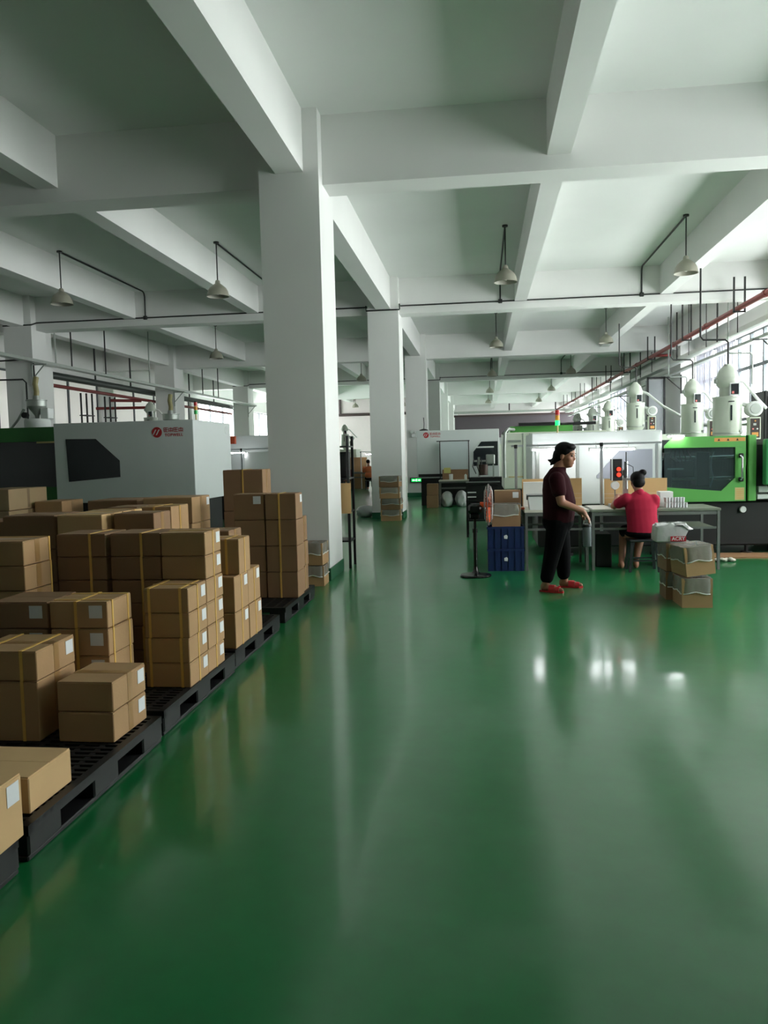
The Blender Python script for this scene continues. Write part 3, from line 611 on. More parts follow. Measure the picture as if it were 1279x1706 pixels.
def screen(label, x0, x1, y, z0, z1):
    t = thing('cardboard_screen', label, 'board', ((x0+x1)/2, y, z0))
    h = (x1-x0)/2; zz = [0, (z1-z0)*.28, (z1-z0)*.44, z1-z0]
    for i in range(3): G().box((-h, .004*i, zz[i]+.001), (h, .006+.004*i, zz[i+1]-.001)).o('board_panel', M_BOARD, t)
screen('tan cardboard screen standing behind the pale topped bench', .53, 1.31, 10.92, .757, 1.12)
screen('tan cardboard screen behind the press at the long bench', 1.60, 2.40, 10.92, .752, 1.10)
def post_rack(label, xs, y, z, x0, x1):
    t = thing('lamp_rack', label, 'rack', (xs[0], y, 0))
    for x in xs: G().box((x-.018, y-.018, 0), (x+.018, y+.018, z)).o('post', mat('brushed_aluminium', (196, 200, 204), .35, metal=.6), t, world=True)
    G().box((x0, y-.014, z), (x1, y+.014, z+.026)).o('crossbar', MATS['brushed_aluminium'], t, world=True)
    G().cbox((xs[0]-.022, y-.03, z-.02), (xs[0]+.022, y-.0145, z+.03), .004).o('clamp', M_BLACK, t, world=True)
    return t
post_rack('aluminium lamp rack whose posts stand beside the seated woman', (1.585, 2.30), 11.08, 1.55, .60, 2.36)
post_rack('thin steel lamp post at the left end of the pale bench', (.46,), 11.08, 1.55, .40, .56)
led('led_tube_lamp', 'glowing tube lamp hanging behind the standing woman', .67, 1.22, 11.08, 1.505, .060)
led('led_tube_lamp', 'glowing tube lamp above the press on the long bench', 1.43, 2.03, 11.08, 1.485, .080)
G().box((-.18, -.012, 0), (.18, .012, .33)).rot(.16, axis='X').mv((.72, 10.83, .76)).o('foam_sheet', M_WHITE, label='white foam sheet leaning on the cardboard screen', category='sheet')
def tub(label, x0, x1, y0, y1, z, h):
    t = thing('white_tub', label, 'box', ((x0+x1)/2, (y0+y1)/2, z)); a, b = (x1-x0)/2, (y1-y0)/2
    G().prism([(-a+.02, 0), (a-.02, 0), (a, h), (-a, h)], -b, b).o('tub_body', M_WHITE, t)
    G().box((-a-.008, -b-.008, h), (a+.008, b+.008, h+.014)).o('rim', mat('dark_grey_plastic', (60, 62, 64), .5), t); G().cbox((-a-.014, -.03, h-.05), (-a+.004, .03, h), .004).o('clip', MATS['dark_grey_plastic'], t)
tub('white lidded tub with a dark rim on the pale bench', .57, .79, 10.22, 10.5, .757, .17)
G().cbox((.46, 10.30, .757), (.53, 10.40, .785), .008).o('orange_pad', mat('orange_plastic', (214, 96, 60), .4), label='small orange pad at the left end of the pale bench', category='pad')
# press with a two-lamp control box
pr = thing('bench_press', 'small press with a two red lamp control box before the seated woman', 'press', (1.76, 10.6, .76))
def Q(g, n, m, **k): return g.o(n, m, pr, world=True, **k)
Q(G().cbox((1.62, 10.48, .76), (1.92, 10.75, .79), .006), 'base_plate', M_STEEL)
Q(G().box((1.80, 10.66, .79), (1.86, 10.74, 1.24)), 'column', M_STEEL)
cb = Q(G().cbox((1.635, 10.52, 1.09), (1.765, 10.66, 1.365), .006), 'control_box', mat('charcoal_box', (44, 44, 46), .5)); Q(G().box((1.765, 10.60, 1.15), (1.80, 10.68, 1.22)), 'box_arm', M_STEEL)
for z in (1.235, 1.165): Q(G().cyl((1.72, 10.505, z), (1.72, 10.52, z), .026, n=16), 'red_lamp', mat('red_indicator_lit', (230, 50, 36), .3, var=0, emit=(255, 60, 40), estr=2.0))
Q(G().box((1.632, 10.515, 1.09), (1.645, 10.5195, 1.365)), 'box_edge', M_WHITE)
Q(G().cyl((1.825, 10.6, 1.12), (1.825, 10.6, 1.33), .026, n=16), 'air_cylinder', M_CHROME, smooth=True); Q(G().cyl((1.825, 10.6, 1.33), (1.825, 10.6, 1.45), .007, n=8), 'rod', M_BLACK)
Q(G().box((1.775, 10.55, 1.09), (1.88, 10.68, 1.12)), 'head_plate', M_STEEL); Q(G().cyl((1.825, 10.6, .98), (1.825, 10.6, 1.09), .022, n=14), 'ram', M_STEEL, smooth=True)
Q(G().cbox((1.775, 10.54, .79), (1.885, 10.66, .88), .006), 'anvil', M_GALV); Q(G().tube([(1.83, 10.58, 1.30), (1.90, 10.55, 1.26), (1.91, 10.56, 1.15), (1.87, 10.58, 1.11)], .005, 6), 'air_line', M_BLACK)
Q(G().lathe([(0, -.02), (.05, -.02), (.055, 0), (.05, .02), (0, .02)], (1.68, 10.56, 1.03), 20, 'Y'), 'feed_reel', M_WHITE, smooth=True); Q(G().box((1.675, 10.575, .79), (1.69, 10.59, 1.09)), 'reel_post', M_STEEL)
# packs of clear cups
cupm = mat('clear_white_cups', (224, 228, 230), .2, var=.25, scale=60, spec=.8)
for j in range(2):
    t = thing('cup_pack', ['lower layer of clear small cups stacked on the long bench', 'upper layer of clear small cups on the long bench'][j], 'cups', (2.24, 10.3, .752+.066*j), 0, 'layers of clear cups')
    k = 0
    for r in range(3):
        for i in range(8 if j == 0 else 7):
            x = .02+i*.034; G().lathe([(.0, 0), (.0125, 0), (.016, .058), (.0135, .058), (.011, .006)], (x, .03+r*.036, 0), 10).o('cup', cupm, t, smooth=True)
            
G().box((2.22, 10.5, .752), (2.38, 10.7, .94)).o('white_carton', M_WHITE, label='small white carton behind the clear cups', category='box', bevel=.003)
# below the long bench
bd = thing('black_power_unit', 'black unit with cables and a teal tray under the lower shelf', 'machine', (2.5, 10.5, 0))
G().cbox((2.30, 10.35, 0), (2.78, 10.8, .20), .01).o('case', M_BLACK, bd, world=True); G().cbox((2.62, 10.33, .20), (2.76, 10.5, .29), .006).o('teal_tray', mat('teal_plastic', (90, 170, 156), .5), bd, world=True)
for i in range(4): G().tube([(2.36+i*.06, 10.38, .2), (2.38+i*.07, 10.3, .26), (2.46+i*.05, 10.34, .31), (2.55+i*.03, 10.42, .21)], .007, 6).o('cable', M_BLACK, bd, world=True)
G().cbox((1.42, 10.45, 0), (1.62, 10.85, .42), .01).o('black_case', M_BLACK, label='black case in the dark under the left part of the long bench', category='box')
rag = G(); 
for i in range(7): rag.ell((3.0+i*.035, 10.86+.02*math.sin(i*2.1), .022+.006*(i % 3)), (.035, .05, .022+.004*(i % 2)), 10, 6)
rag.o('rag_bundle', mat('white_cotton_rag', (206, 198, 186), .9, var=.15, scale=20), smooth=True, label='bundled white rags on the floor before the black machine base', category='rag')
# stool
st = thing('plastic_stool', 'black stool under the seated woman', 'stool', (1.93, 10.12, 0))
G().cbox((-.175, -.15, .365), (.175, .15, .395), .01).o('seat', mat('black_stool_plastic', (38, 42, 44), .35), st)
for sx in (-1, 1):
    for sy in (-1, 1): G().add([(sx*.14-.02, sy*.11-.02, .365), (sx*.14+.02, sy*.11-.02, .365), (sx*.14+.02, sy*.11+.02, .365), (sx*.14-.02, sy*.11+.02, .365), (sx*.17-.014, sy*.14-.014, 0), (sx*.17+.014, sy*.14-.014, 0), (sx*.17+.014, sy*.14+.014, 0), (sx*.17-.014, sy*.14+.014, 0)], [(0,1,2,3),(7,6,5,4),(0,4,5,1),(1,5,6,2),(2,6,7,3),(3,7,4,0)]).o('leg', MATS['black_stool_plastic'], st)
for sy in (-1, 1): G().box((-.15, sy*.13-.008, .13), (.15, sy*.13+.008, .15)).o('stretcher', MATS['black_stool_plastic'], st)
# blue crates
def crate(z, label):
    t = thing('blue_crate', label, 'crate', (.285, 10.33, z), 0, 'dark blue plastic crates'); a, b, h = .225, .17, .278; bm = mat('dark_blue_plastic', (22, 40, 84), .45, var=.08)
    g = G().box((-a, -b, 0), (a, b, .008)).box((-a, -b, .008), (a, -b+.008, h)).box((-a, b-.008, .008), (a, b, h)).box((-a, -b+.008, .008), (-a+.008, b-.008, h)).box((a-.008, -b+.008, .008), (a, b-.008, h)); g.o('crate_body', bm, t)
    for i in range(6): x = -a+.02+i*(2*a-.04)/5; G().box((x-.009, -b-.008, .012), (x+.009, -b, h-.03)).o('rib', bm, t)
    G().box((-a-.006, -b-.01, h-.03), (a+.006, -b, h)).box((-a-.006, b, h-.03), (a+.006, b+.006, h)).box((-a-.008, -b, h-.03), (-a, b, h)).box((a, -b, h-.03), (a+.008, b, h)).o('rim', bm, t)
    G().prism([(-.02, .13), (.02, .125), (.025, .16), (.008, .178), (-.022, .165)], -b-.0102, -b-.0085).o('torn_sticker', M_LABEL, t)
crate(0, 'lower dark blue plastic crate with a torn white sticker'); crate(.28, 'upper dark blue plastic crate carrying a film lined carton')
open_tray(.12, 10.16, .56, .35, .34, .13, .15, 'film lined open carton standing on the blue crates', 0, m=1)
carton(.16, 10.62, 0, .34, .3, .985, 'tall brown carton behind the film lined carton on the crates', m=1, lab='F')
# floor fan, seen edge-on
fn = thing('pedestal_fan', 'black pedestal fan with orange blades seen from the side', 'fan', (-.09, 9.75, 0))
M_FANB = mat('glossy_black_plastic', (14, 14, 15), .25, var=.05)
G().lathe([(0, 0), (.185, 0), (.19, .012), (.18, .026), (.06, .04), (.045, .05), (.03, .07), (.024, .12), (0, .12)], n=32).o('base', M_FANB, fn, smooth=True)
G().cyl((0, 0, .1), (0, 0, .55), .024, n=14).o('lower_pole', M_FANB, fn, smooth=True); G().cyl((0, 0, .55), (0, 0, .76), .017, n=14).o('upper_pole', M_FANB, fn, smooth=True); G().cyl((0, 0, .53), (0, 0, .58), .032, n=14).o('height_collar', M_FANB, fn, smooth=True)
G().cbox((-.08, -.055, .75), (.09, .055, .88), .03).o('motor_housing', M_FANB, fn, smooth=True); G().cbox((-.06, -.05, .70), (.05, .05, .76), .012).o('control_box', M_FANB, fn)
cz, cx, R_ = .865, .165, .245
gd = G()
for dx, r in ((-.045, .10), (-.045, .17), (-.03, .215), (0, R_), (.03, .215), (.045, .17), (.045, .1)):
    n = 36; gd.tube([(cx+dx, r*math.cos(2*math.pi*i/n), cz+r*math.sin(2*math.pi*i/n)) for i in range(n+1)], .0035 if r < R_ else .007, 6)
for k in range(28):
    a = 2*math.pi*k/28; c, s = math.cos(a), math.sin(a)
    gd.tube([(cx+d, r*c, cz+r*s) for d, r in ((-.05, .04), (-.045, .17), (-.03, .215), (0, R_), (.03, .215), (.045, .17), (.05, .04))], .0022, 4)
gd.o('wire_guard', mat('chromed_guard_wire', (140, 136, 134), .3, metal=.7), fn, smooth=True)
for k in range(3):
    g = G(); v = []
    for j, r in enumerate((.03, .1, .17, .215)):
        for i in range(4):
            a = 2*math.pi*k/3 + (-.35+.3*i)*(1 if j else .6) + .12*j; v.append((cx+(-.022+.016*i), r*math.cos(a), cz+r*math.sin(a)))
    b = g.add(v, [(j*4+i, j*4+i+1, j*4+i+5, j*4+i+4) for j in range(3) for i in range(3)]).o('blade', mat('orange_fan_blade', (226, 88, 34), .35, var=.05), fn, smooth=True)
    so = b.modifiers.new('thickness', 'SOLIDIFY'); so.thickness = .003
G().cyl((cx-.1, 0, cz), (cx+.04, 0, cz), .032, n=16).o('hub', MATS['orange_fan_blade'], fn, smooth=True)
fn.rotation_euler = (0, 0, math.radians(-3))
# film lined cartons and the printed bag, in the aisle
open_tray(1.835, 7.74, 0, .275, .37, .15, .13, 'bottom front film lined carton of the pile in the aisle', .0)
t_ = open_tray(1.845, 7.75, .285, .275, .36, .15, .13, 'top front film lined carton of the pile in the aisle, tilted', .16); t_.rotation_euler[1] = -.10; t_.location.z += .018
open_tray(1.785, 8.15, 0, .275, .33, .15, .13, 'bottom rear film lined carton of the pile in the aisle', -.03, m=1)
open_tray(1.775, 8.15, .285, .275, .33, .15, .13, 'top rear film lined carton under the printed bag', .05, m=1)
bg_ = thing('printed_bag', 'crumpled milky plastic bag printed ACRY on top of the carton pile', 'bag', (1.83, 8.28, .568))
n = 36; rings = []
for j, (s, z, sh) in enumerate(((.9, 0, 0), (1.0, .012, 0), (1.0, .06, 0), (.99, .11, .003), (1.0, .15, .008), (.93, .168, .014), (.55, .172, .02), (.02, .165, .02))):
    for i in range(n):
        a = 2*math.pi*(i+.5)/n; c, q = math.cos(a), math.sin(a); e = (c**10+q**10)**.1; w = 0 if (q < -.6 and j < 4) else .012*math.sin(i*2.3+j*1.3)+.008*math.sin(i*4.7+j*2.2)
        rings.append((.145*s*c/e*(1+w)+sh+(.02 if j in (3, 4) and c > .6 else 0), .14*s*q/e*(1+w), max(0, z+(w*.5 if j > 3 else 0)+(.012*math.sin(i*.8) if j > 4 else 0))))
f = []
for j in range(7): f += [(j*n+i, j*n+(i+1) % n, (j+1)*n+(i+1) % n, (j+1)*n+i) for i in range(n)]
G().add(rings, f).o('bag_film', mat('milky_white_bag', (210, 211, 210), .3, var=.06, bump=.6, bscale=18, trans=.92), bg_, smooth=True)
fl_ = G().add([(.04, -.145, .165), (.10, -.15, .172), (.165, -.14, .12), (.215, -.10, .125), (.19, -.02, .15), (.12, .02, .178), (.06, -.06, .182)], [(0, 1, 6), (1, 2, 3), (1, 3, 4, 5), (1, 5, 6)]).o('loose_flap', MATS['milky_white_bag'], bg_, smooth=True)
so = fl_.modifiers.new('thickness', 'SOLIDIFY'); so.thickness = .004
G().box((-.012, -.152, .012), (.135, -.149, .062)).o('print_panel', mat('crimson_print', (176, 30, 44), .5, var=.05), bg_)
text_mesh('ACRY', .048, M_WHITE, 'bag_lettering', bg_, (.062, -.1525, .037), (math.pi/2, 0, 0), .0006, .0012)
# ------------------------------------------------------------------ ceiling lamps, conduits, pipes, cable trays
M_SHADE = mat('aged_enamel_shade', (150, 148, 134), .45, var=.08); M_SHADEIN = mat('shade_inside_white', (225, 225, 215), .4, var=.02)
def make_lamp():
    t = thing('pendant_lamp', 'lamp', 'lamp', (0,0,0), 0, 'bell shaped pendant lamps')
    G().cyl((0,0,-.03), (0,0,0), .05, n=14).o('ceiling_rose', M_DARKPIPE, t); G().cyl((0,0,-.73), (0,0,-.03), .012, n=8).o('rod', M_DARKPIPE, t)
    sh = G().lathe([(.03, -.70), (.045, -.72), (.05, -.76), (.09, -.79), (.15, -.84), (.185, -.90), (.205, -.985), (.21, -1.0), (.2, -1.0), (.18, -.905), (.145, -.85), (.085, -.80), (.03, -.77)], n=28).o('shade', M_SHADE, t, smooth=True)
    G().lathe([(0, -.80), (.03, -.80), (.035, -.84), (.05, -.89), (.045, -.94), (.02, -.965), (0, -.97)], n=16).o('bulb', mat('unlit_white_bulb', (235, 235, 230), .3, var=0), t, smooth=True)
    return t
LP = make_lamp(); first = True
side = ['leftmost', 'left of the columns', 'right of the columns', 'rightmost']
rown = ['first row', 'second row', 'third row', 'fourth row', 'fifth row']
for k in range(5):
    for i, x in enumerate((-7.9, -4.82, .48, 3.58)):
        l = 'bell shaped pendant lamp, %s, in the %s from the camera' % (('one ' + side[i]) if i in (1, 2) else side[i], rown[k])
        loc = (x, 14.86+ROWS*k, ZS)
        if first: LP.location = loc; LP['label'] = l; first = False
        else: dup(LP, loc, label=l)
def conduit(label, pts, r=.016, m=None):
    return G().tube(pts, r, 8).o('conduit_pipe', m or M_DARKPIPE, smooth=True, label=label, category='pipe', group='ceiling conduits')
for k, z in ((1, 4.88), (3, 4.88)):
    yf = rowY(k)+.23-.018; yc = rowY(k)-.018; w = 'second' if k == 1 else 'fourth'
    conduit('thin black conduit along the %s cross beam, right of the columns' % w, [(XL[1]+.03, yc, z-.12), (XL[1]+.03, yc, z), (XL[1]+.03, yf, z), (WALL_R-.05, yf, z)])
    conduit('thin black conduit along the %s cross beam, left of the columns' % w, [(-11.4, yc, z-.08), (XLL[1]+.03, yc, z-.08), (XLL[1]+.03, yf, z), (XL[0]-.03, yf, z), (XL[0]-.03, yc, z-.02), (XL[0]-.03, yc, z-.12), (XL[1]+.03, yc, z-.12)])
    for x, s in ((-7.9, 'leftmost'), (-4.82, 'inner left'), (.48, 'inner right'), (3.58, 'rightmost')):
        y0 = 14.86+ROWS*(k-1)
        o = conduit('black conduit from the %s pendant lamp to the %s cross beam' % (s, w), [(x, y0+.05, ZS-.018), (x, yf-.1, ZS-.018), (x, yf-.03, ZS-.05), (x, yf, ZS-.12), (x, yf, z+.02)], .017)
        G().cbox((x-.045, yf-.035, z-.045), (x+.045, yf+.015, z+.045), .01).o('junction_box', M_DARKPIPE, o)
# right: red water pipe on U hangers, cable trays on brackets
XP, ZP = 5.55, 4.44
rp = thing('red_water_pipe', 'long red water pipe under the ceiling along the windows', 'pipe', (XP, 9, ZP))
G().cyl((0, 3, 0), (0, 57, 0), .06, n=14).o('pipe_run', M_RED, rp, smooth=True)
for y in (16.8, 21.0, 24.5, 30, 36, 42): G().cyl((0, y-9-.07, 0), (0, y-9+.07, 0), .075, n=14).o('coupling', M_RED, rp, smooth=True)
for i, y in enumerate((13.9, 18.45, 22.95, 27.55, 32, 36.5, 41, 45.7, 50, 54.8)):
    top = ZS-ZP if i % 2 == 0 else 5.1-ZP
    u = G().box((-.13, y-9-.018, -.085), (-.095, y-9+.018, top)).box((.095, y-9-.018, -.085), (.13, y-9+.018, top)).box((-.13, y-9-.018, -.095), (.13, y-9+.018, -.062)).o('u_hanger', M_DARKPIPE, rp)
G().cyl((0, 18.2, -.0), (.55, 18.2, 0), .045, n=12).o('branch_pipe', M_RED, rp, smooth=True)
def tray(label, x, z, y0, y1, w, m=M_GALV, lip=.07):
    t = thing('cable_tray', label, 'cable tray', (x, y0, z))
    G().box((-w/2, 0, 0), (w/2, y1-y0, .012)).o('tray_floor', m, t); G().box((-w/2-.012, 0, 0), (-w/2, y1-y0, lip)).o('tray_side', m, t); G().box((w/2, 0, 0), (w/2+.012, y1-y0, lip)).o('tray_side', m, t)
    return t
tr = tray('pale galvanised cable tray running beside the windows', 6.0, 4.06, 10.5, 58, .24, mat('pale_galvanised_steel', (214, 216, 212), .5, metal=.2, var=.05), .11)
tr2 = tray('lower narrow cable tray below the pale one beside the windows', 6.1, 3.80, 10.5, 58, .12)
for k in range(1, 6):
    y = rowY(k)-.05; t = thing('tray_bracket', 'black triangular tray bracket on the %s window side column' % ['', 'near', 'second', 'third', 'fourth', 'fifth'][k], 'bracket', (6.46, y, 3.78), 0, 'tray brackets on the window side columns')
    G().box((-.60, 0, -.03), (.04, .04, .0)).o('arm', M_DARKPIPE, t); G().tube([(-.40, .02, -.02), (.04, .02, -.42)], .016, 6).o('strut', M_DARKPIPE, t); G().box((.03, .0, -.55), (.07, .048, .06)).o('wall_plate', M_DARKPIPE, t)
for i, y in enumerate((14.3, 16.6, 19.6, 21.2, 22.2, 24.0, 25.4, 26.4, 29, 31, 33, 35, 38, 41, 44)):
    G().cyl((5.86, y, 4.07), (5.86, y, ZS), .011 if i % 3 else .022, n=8).o('hanger_rod', M_DARKPIPE, tr, world=True)
def drop(label, y, ztop):
    conduit(label, [(5.80, y, ZS), (5.80, y, ztop), (5.84, y, ztop-.06), (6.3, y-.02, ztop-.07), (6.34, y-.02, ztop-.12), (6.34, y-.02, ztop-.8)], .02, M_GALV)
for i, y in enumerate((20.1, 26.2)): drop(['grey pipe dropping from the tray before the nearest window', 'grey pipe dropping from the tray beside the dim column'][i], y, 3.72)
for i, (hx, hy, hz) in enumerate(((3.6, 12.47, 2.68), (3.96, 15.92, 2.76), (3.7, 20.1, 3.06))):
    conduit('grey riser pipe above the %s hopper' % ['nearest', 'second', 'third'][i], [(hx, hy, hz), (hx, hy, hz+.32), (hx-.04, hy, hz+.36), (hx-.35, hy, hz+.37), (hx-.39, hy, hz+.42), (hx-.39, hy, hz+1.4)], .014, M_DARKPIPE)
# cabinet against the dim column
cb_ = thing('tall_grey_cabinet', 'tall grey panel with a black frame beside the dim window column', 'cabinet', (5.68, 27.45, 0))
G().box((-.24, 0, 0), (.24, .5, 3.7)).o('panel', mat('cabinet_grey_paint', (150, 154, 156), .5), cb_)
for x in (-.26, .26): G().box((x-.03, -.03, 0), (x+.03, .05, 3.78)).o('frame_post', M_BLACK, cb_)
G().box((-.29, -.03, 3.72), (.29, .05, 3.78)).o('frame_head', M_BLACK, cb_)
# far cross tray, dark far wall
ft = thing('cable_tray', 'wide cable tray crossing the far end of the hall', 'cable tray', (2, 58, 4.2))
G().box((-4.3, -.2, 0), (4.6, .2, .02)).box((-4.3, -.22, 0), (4.6, -.2, .14)).o('tray_body', M_GALV, ft)
for x in (-4.2, 0, 3.2): G().box((x-.04, -.05, .0), (x+.04, .05, 1.3)).o('hanger', M_DARKPIPE, ft)
G().box((-1.95, 62, 2.0), (6.9, 62.15, 4.15)).o('dark_shutter', mat('dark_mauve_shutter', (74, 66, 72), .6, var=.06, stretch=(.2, .2, 6)), kind='structure')
G().box((-2.1, 61.9, 4.12), (6.9, 62.0, 4.28)).o('shutter_rail', mat('brown_rail', (58, 44, 44), .5), kind='structure')
G().box((-1.95, 62, 0), (6.9, 62.15, 2.0)).o('wall_far_dado', M_PAINT, kind='structure')
fp = thing('far_pipe', 'dark pipe across the pinkish far wall left of the columns', 'pipe', (-9, 51.9, 4.07))
G().cyl((-4.3, 0, 0), (5.5, 0, 0), .09, n=10).o('pipe_run', MATS['brown_rail'], fp, smooth=True); 
for x in (-.3, .0): G().cyl((x, 0, 0), (x, 0, 1.42), .07, n=8).o('riser', MATS['brown_rail'], fp, smooth=True)
# left: galvanised tray, dark duct and red pipes between the left columns
tl = tray('galvanised cable tray along the left column row', -10.45, 3.86, 10.5, 37, .18)
for i, y in enumerate((18.5, 27.6, 36.7)):
    t = thing('tray_bracket', ['steel bracket on the nearest left column', 'steel bracket on the middle left column', 'steel bracket on the far left column'][i], 'bracket', (-10.69, y, 3.86), 0, 'tray brackets on the left columns')
    G().box((0, -.03, -.03), (.4, .0, .0)).o('arm', M_GALV, t); G().tube([(.03, -.015, -.35), (.33, -.015, -.03)], .016, 6).o('strut', M_GALV, t); G().box((0, -.03, -.5), (.035, 0, .0)).o('wall_plate', M_GALV, t)
dl = thing('dark_duct', 'dark round duct hung below the left cable tray', 'duct', (-11.6, 19.6, 3.87))
G().cyl((0, 0, 0), (0, 17.5, 0), .10, n=14).o('duct_run', mat('dark_green_grey_duct', (56, 62, 58), .5), dl, smooth=True)
for y in (1, 4, 6.5, 9.5, 12, 15): G().box((-.02, y-.02, 0), (.02, y+.02, ZS-3.87)).o('hanger', M_DARKPIPE, dl)
rl = thing('red_water_pipe', 'thin red pipe below the dark duct on the left', 'pipe', (-11.6, 19.6, 3.60))
G().cyl((0, 0, 0), (0, 17.5, -.05), .05, n=10).o('pipe_run', M_RED, rl, smooth=True); G().cyl((-.5, 6, -.12), (.3, 6.6, -.12), .05, n=10).o('branch_pipe', M_RED, rl, smooth=True); G().cyl((-1.5, 7, -.3), (.3, 7.4, -.3), .05, n=10).o('branch_pipe', M_RED, rl, smooth=True)
for i, (y, h) in enumerate(((20.2, 4.2), (21.2, 4.2), (23.8, 4.2), (25.4, 4.2))):
    rt = thing('riser_pipes', 'set of dark vertical riser pipes before the left wall, %s' % ['nearest set', 'second set', 'third set', 'farthest set'][i], 'pipes', (-12.1, y+.2, 0), 0, 'riser pipes by the left wall')
    for d in (0, .2, .4): G().cyl((-12.2+d*.4, y+d, 0), (-12.2+d*.4, y+d, h-.6), .03, n=8).o('riser_pipe', M_DARKPIPE, rt, world=True, smooth=True)
    for z in (1.6, 2.9): G().box((-12.24, y-.06, z), (-12.0, y+.46, z+.03)).o('pipe_clip', M_DARKPIPE, rt, world=True)
for i, (x, y) in enumerate(((-9.9, 19.3), (-9.9, 20.1), (-9.7, 21.6), (-9.7, 24.6), (-9.7, 29.5), (-9.7, 31.3))):
    G().cyl((x-.6, y, 3.9), (x-.6, y, ZS), .02, n=8).o('hanger_rod', M_DARKPIPE if i % 3 else M_GALV, tl, world=True)
conduit('black conduits down the side of the nearest left column', [(-11.5, 18.4, 3.95), (-10.75, 18.5, 3.98), (-10.66, 18.54, 3.9), (-10.66, 18.54, 1.2)], .02)
conduit('second black conduit beside the nearest left column', [(-11.5, 18.4, 3.5), (-10.9, 18.45, 3.5), (-10.82, 18.45, 3.42), (-10.82, 18.45, 1.2)], .02)
# ------------------------------------------------------------------ left-hand machines and far things
l1 = thing('injection_moulding_machine', 'big off white machine with a red logo and cut corner window behind the cartons', 'machine', (-5.6, 12.2, 0))
def L(g, n, m, parent=l1, **k): return g.o(n, m, parent, world=True, **k)
L(G().box((-9.5, 12.35, 0), (-4.6, 13.95, .84)), 'base', M_BLACK)
lc = L(G().box((-6.74, 12.2, .84), (-4.44, 14.08, 2.11)), 'clamp_cover', M_MWHITE, bevel=.012)
L(G().prism([(-6.54, 1.86), (-6.04, 1.85), (-5.66, 1.50), (-5.66, 1.24), (-6.52, 1.18)], 12.19, 12.1995), 'cover_window', M_GLASSDK, lc)
logo(l1, -5.03, 12.2, 1.925, 1.5)
L(G().box((-9.5, 12.4, 1.84), (-6.74, 13.9, 2.07)), 'green_hood', M_DKGREEN); L(G().box((-9.5, 12.4, .84), (-6.74, 13.9, 1.10)), 'green_skirt', M_DKGREEN)
L(G().box((-9.5, 12.46, 1.10), (-6.74, 13.8, 1.84)), 'dark_window_band', M_GLASSDK); L(G().box((-7.15, 12.395, 1.81), (-6.76, 12.4, 1.838)), 'hood_sticker', M_TAN)
L(G().lathe([(0, -.03), (.06, -.03), (.075, 0)], (-4.435, 13.85, 1.98), 16, 'X'), 'vent_cap', M_WHITE, lc, smooth=True)
tower('signal_tower', -4.62, 12.85, 2.112, .95, None, 'unlit signal light tower on top of the big off white machine')
def loader(label, x, y, z, s):
    t = thing('funnel_loader', label, 'hopper', (x, y, z)); t.scale = (s, s, s)
    G().lathe([(0, 0), (.2, 0), (.21, .02), (.21, .13), (.19, .16), (0, .16)], n=28).o('drum', M_WHITE, t, smooth=True)
    G().lathe([(.03, .16), (.04, .22), (.15, .36), (.16, .37), (.16, .46), (.17, .465), (.17, .48), (.06, .48), (.05, .55), (0, .55)], n=28).o('funnel', M_GALV, t, smooth=True)
    G().cbox((.10, -.08, .16), (.24, .1, .34), .01).o('motor_box', M_WHITE, t); G().cyl((-.12, -.12, .22), (-.12, -.2, .22), .05, n=14).o('port', M_BLACK, t, smooth=True)
    G().tube([(-.2, -.05, .33), (-.3, -.08, .15), (-.42, -.1, .01)], .02, 8).o('hose', M_GALV, t, smooth=True)
    G().tube([(0, 0, .52), (.01, 0, .62), (-.01, 0, .74), (0, .03, .86)], .045, 10).o('feed_hose', mat('olive_hose', (150, 142, 96), .5, var=.15), t, smooth=True)
loader('funnel loader with white drum on the green hood at the left edge', -7.40, 12.9, 2.07, 1)
# machines behind, second left row
l2 = rear_machine('injection_moulding_machine', 'pale machine seen in the gap between the big white machine and first column', -8.6, -4.4, -4.3, 19.0, 2.02, 1.95, M_MWHITE)
loader('funnel loader on the second left machine, nearer the column', -7.62, 19.4, 2.02, 1.25)
hp = dup(hop, (-8.35, 19.9, 1.95), label='white hopper on the second left machine before the bright window'); hp.scale = (.85,)*3; hp['group'] = 'hoppers on the left machines'
rk = post_rack('dark lamp rack before the second left machine', (-5.55, -4.75), 18.4, 1.68, -6.0, -4.6)
led('led_tube_lamp', 'tube lamp glowing on the left between machine and first column', -5.85, -5.45, 18.4, 1.61, .06)
G().cbox((-5.98, 18.35, 1.82), (-5.68, 18.45, 2.0), .01).o('orange_sign', mat('orange_red_sign', (214, 88, 52), .5), label='orange sign plate above the left lamp rack', category='sign')
G().box((-5.98, 18.38, 1.706), (-5.94, 18.42, 1.82)).o('sign_post', M_BLACK, label='short dark post under the orange sign plate', category='post')
G().box((-5.5, 18.46, .0), (-4.8, 18.48, 1.62)).o('white_sheet', M_WHITE, label='bright white sheet standing behind the left lamp rack', category='sheet')
l3 = rear_machine('injection_moulding_machine', 'far machine of the left row with an olive hopper', -9.5, -5.6, -5.5, 36.2, 1.75, 1.7, M_CREAM)
hp = dup(hop, (-6.2, 36.8, 1.75), label='grey hopper on the far machine seen past the first column'); hp.scale = (.95,)*3; hp['group'] = 'hoppers on the left machines'
